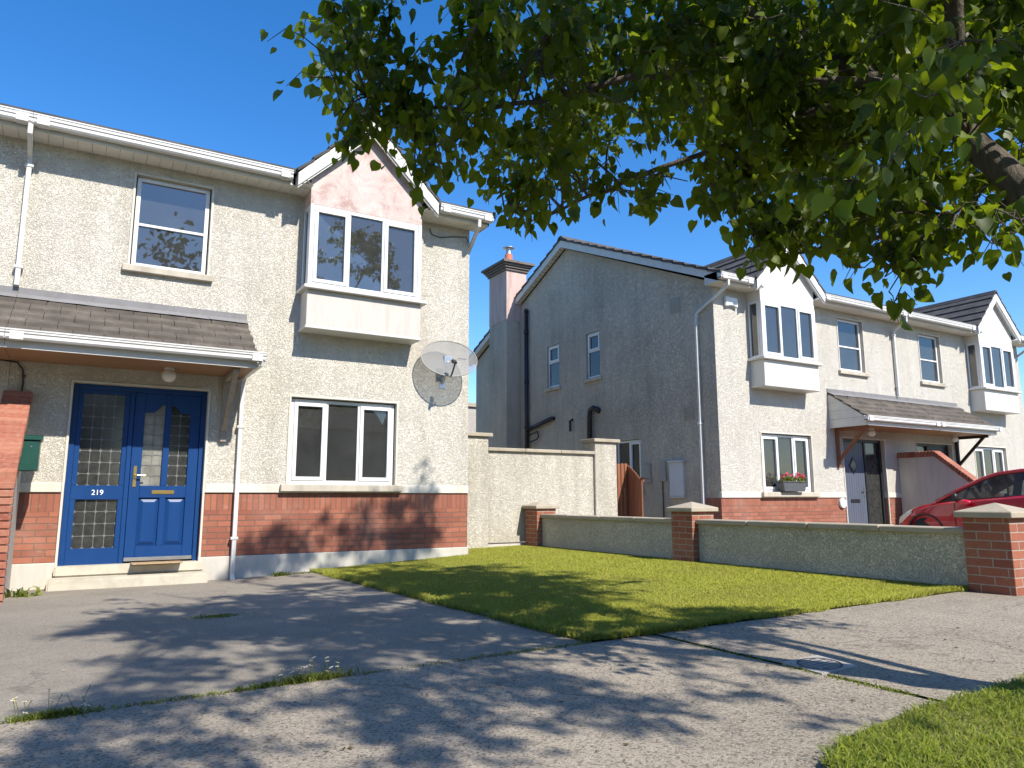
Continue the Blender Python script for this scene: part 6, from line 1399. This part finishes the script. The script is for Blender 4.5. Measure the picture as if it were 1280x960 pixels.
# heart shaped blade, folded along the midrib
shape = [(0, .06, 0), (-.30, .0, .07), (-.46, .22, .11), (-.44, .48, .11), (-.28, .76, .07), (0, 1.12, -.06), (.28, .76, .07), (.44, .48, .11), (.46, .22, .11), (.30, .0, .07), (0, .42, -.02)]
NS = len(shape); P = np.zeros((n, NS, 3)); fold = rt_.uniform(.2, 2.2, n); curl = rt_.uniform(-.35, .9, n)
for i, (a, b, c_) in enumerate(shape):
    P[:, i] = LP + size[:, None] * (W_ * a + LD * b + N_ * ((c_ * fold) - curl * b * b * .4)[:, None])
base = np.arange(n)[:, None] * NS
fc = [(0, 1, 2, 10), (10, 2, 3, 4), (10, 4, 5, 6), (10, 6, 7, 8), (0, 10, 8, 9)]
loops = np.concatenate([base + np.array(f) for f in fc], 1).ravel(); starts = (np.arange(n)[:, None] * 20 + np.array([0, 4, 8, 12, 16])).ravel()
mesh_np('crown', P.reshape(-1, 3), loops, starts, M['leaf'], tree)


# ------------------------------------------------------------------ across the road (seen only mirrored in the panes)
def bg_house(x0, w, y):
    r = empty('opposite_house', (x0 + w / 2, y, -1), 'house across the road mirrored in the front windows', 'house', 'houses across the road')
    g = MB(); g.box(x0, x0 + w, y - 8, y, -1.1, 4.0); g.build('wall', M['farwall'], r)
    g = MB(); g.prism([(x0 - .2, y + .4, 4.0), (x0 - .2, y - 4, 6.4), (x0 - .2, y - 8.4, 4.0)], (w + .4, 0, 0)); g.build('roof', M['tile'], r)
    for k in range(2):
        for z in (0.2, 2.7):
            g = MB(); g.box(x0 + w * (.14 + .5 * k), x0 + w * (.40 + .5 * k), y, y + .04, z, z + 1.2); g.build('window', M['glass_dark'], r)
for i in range(4): bg_house(-24 + i * 14, 11.5, -22)

def bg_tree(x, y, h, r, seed, label):
    r0 = np.random.default_rng(seed)
    t = empty('broadleaf_tree', (x, y, -1), label, 'tree', 'trees across the road')
    g = MB(); g.tube([(x, y, -1.1), (x + .1, y, h * .35), (x, y + .1, h * .8)], [.22, .17, .05], 8); g.build('trunk', M['bark'], t)
    m_ = 26; cc = r0.normal(0, 1, (m_, 3)); cc /= np.linalg.norm(cc, axis=1)[:, None]; cc *= (r0.random(m_) ** .45)[:, None] * np.array([r, r, h * .36])
    k = 3600; c_ = cc[r0.integers(0, m_, k)] + r0.normal(0, r * .17, (k, 3)) + np.array([x, y, h * .62])
    a = r0.normal(0, 1, (k, 3)); a /= np.linalg.norm(a, axis=1)[:, None]; b = np.cross(a, r0.normal(0, 1, (k, 3))); b /= np.linalg.norm(b, axis=1)[:, None]
    s_ = r0.uniform(.10, .22, k)[:, None]
    P = np.stack([c_ - a * s_, c_ + b * s_ * .6, c_ + a * s_, c_ - b * s_ * .6], 1)
    mesh_np('crown', P.reshape(-1, 3), np.arange(k * 4), np.arange(k) * 4, M['treebg'], t)
bg_tree(-3.5, -13., 11.5, 2.8, 41, 'tall tree across the road mirrored in the bay window')
bg_tree(4.2, -15., 12.5, 3.2, 42, 'broad tree across the road mirrored in the front windows')
bg_tree(-12., -16., 9.0, 3.0, 43, 'rounded tree across the road standing farthest left')

# ------------------------------------------------------------------ light
sd = Vector((.20, -1, .97)).normalized()
el = math.asin(sd.z); az = math.atan2(sd.x, sd.y)
w = bpy.data.worlds.new('World'); bpy.context.scene.world = w; w.use_nodes = True
nt = w.node_tree; bgn = nt.nodes['Background']
sk = nt.nodes.new('ShaderNodeTexSky'); sk.sky_type = 'NISHITA'; sk.sun_disc = False
sk.sun_elevation = el; sk.sun_rotation = az; sk.air_density = 1.0; sk.dust_density = .3; sk.ozone_density = 2.5; sk.altitude = 50
hs = nt.nodes.new('ShaderNodeHueSaturation'); hs.inputs['Saturation'].default_value = 1.36; hs.inputs['Hue'].default_value = .506; hs.inputs['Value'].default_value = 1.06; nt.links.new(sk.outputs[0], hs.inputs['Color'])
nt.links.new(hs.outputs[0], bgn.inputs[0]); bgn.inputs[1].default_value = .145
sl_ = bpy.data.lights.new('sun', 'SUN'); sl_.energy = 5.0; sl_.angle = R(.75); sl_.color = (1, .94, .84)
so_ = bpy.data.objects.new('sun', sl_); C.objects.link(so_); so_.rotation_euler = (-sd).to_track_quat('-Z', 'Y').to_euler(); so_.location = (0, -30, 40)

# ------------------------------------------------------------------ camera
cam = bpy.data.cameras.new('camera'); co = bpy.data.objects.new('camera', cam); C.objects.link(co)
cam.sensor_fit = 'HORIZONTAL'; cam.sensor_width = 36; cam.lens = 911.65 / 1280 * 36; cam.clip_start = .05; cam.clip_end = 2000
yaw, pit, rol = R(30.43), R(8.95), R(-.10)
fv = Vector((math.sin(yaw) * math.cos(pit), math.cos(yaw) * math.cos(pit), math.sin(pit))); rv = Vector((math.cos(yaw), -math.sin(yaw), 0)); uv_ = rv.cross(fv)
r2 = rv * math.cos(rol) + uv_ * math.sin(rol); u2 = -rv * math.sin(rol) + uv_ * math.cos(rol)
co.matrix_world = Matrix(((r2.x, u2.x, -fv.x, 0), (r2.y, u2.y, -fv.y, 0), (r2.z, u2.z, -fv.z, 0), (0, 0, 0, 1)))
sc = bpy.context.scene; sc.camera = co
sc.view_settings.view_transform = 'Standard'; sc.view_settings.look = 'None'; sc.view_settings.exposure = 0.60; sc.view_settings.gamma = 1
sc.render.engine = 'CYCLES'
sc.cycles.max_bounces = 8; sc.cycles.transparent_max_bounces = 12; sc.cycles.use_denoising = True
sc.cycles.caustics_reflective = False; sc.cycles.caustics_refractive = False
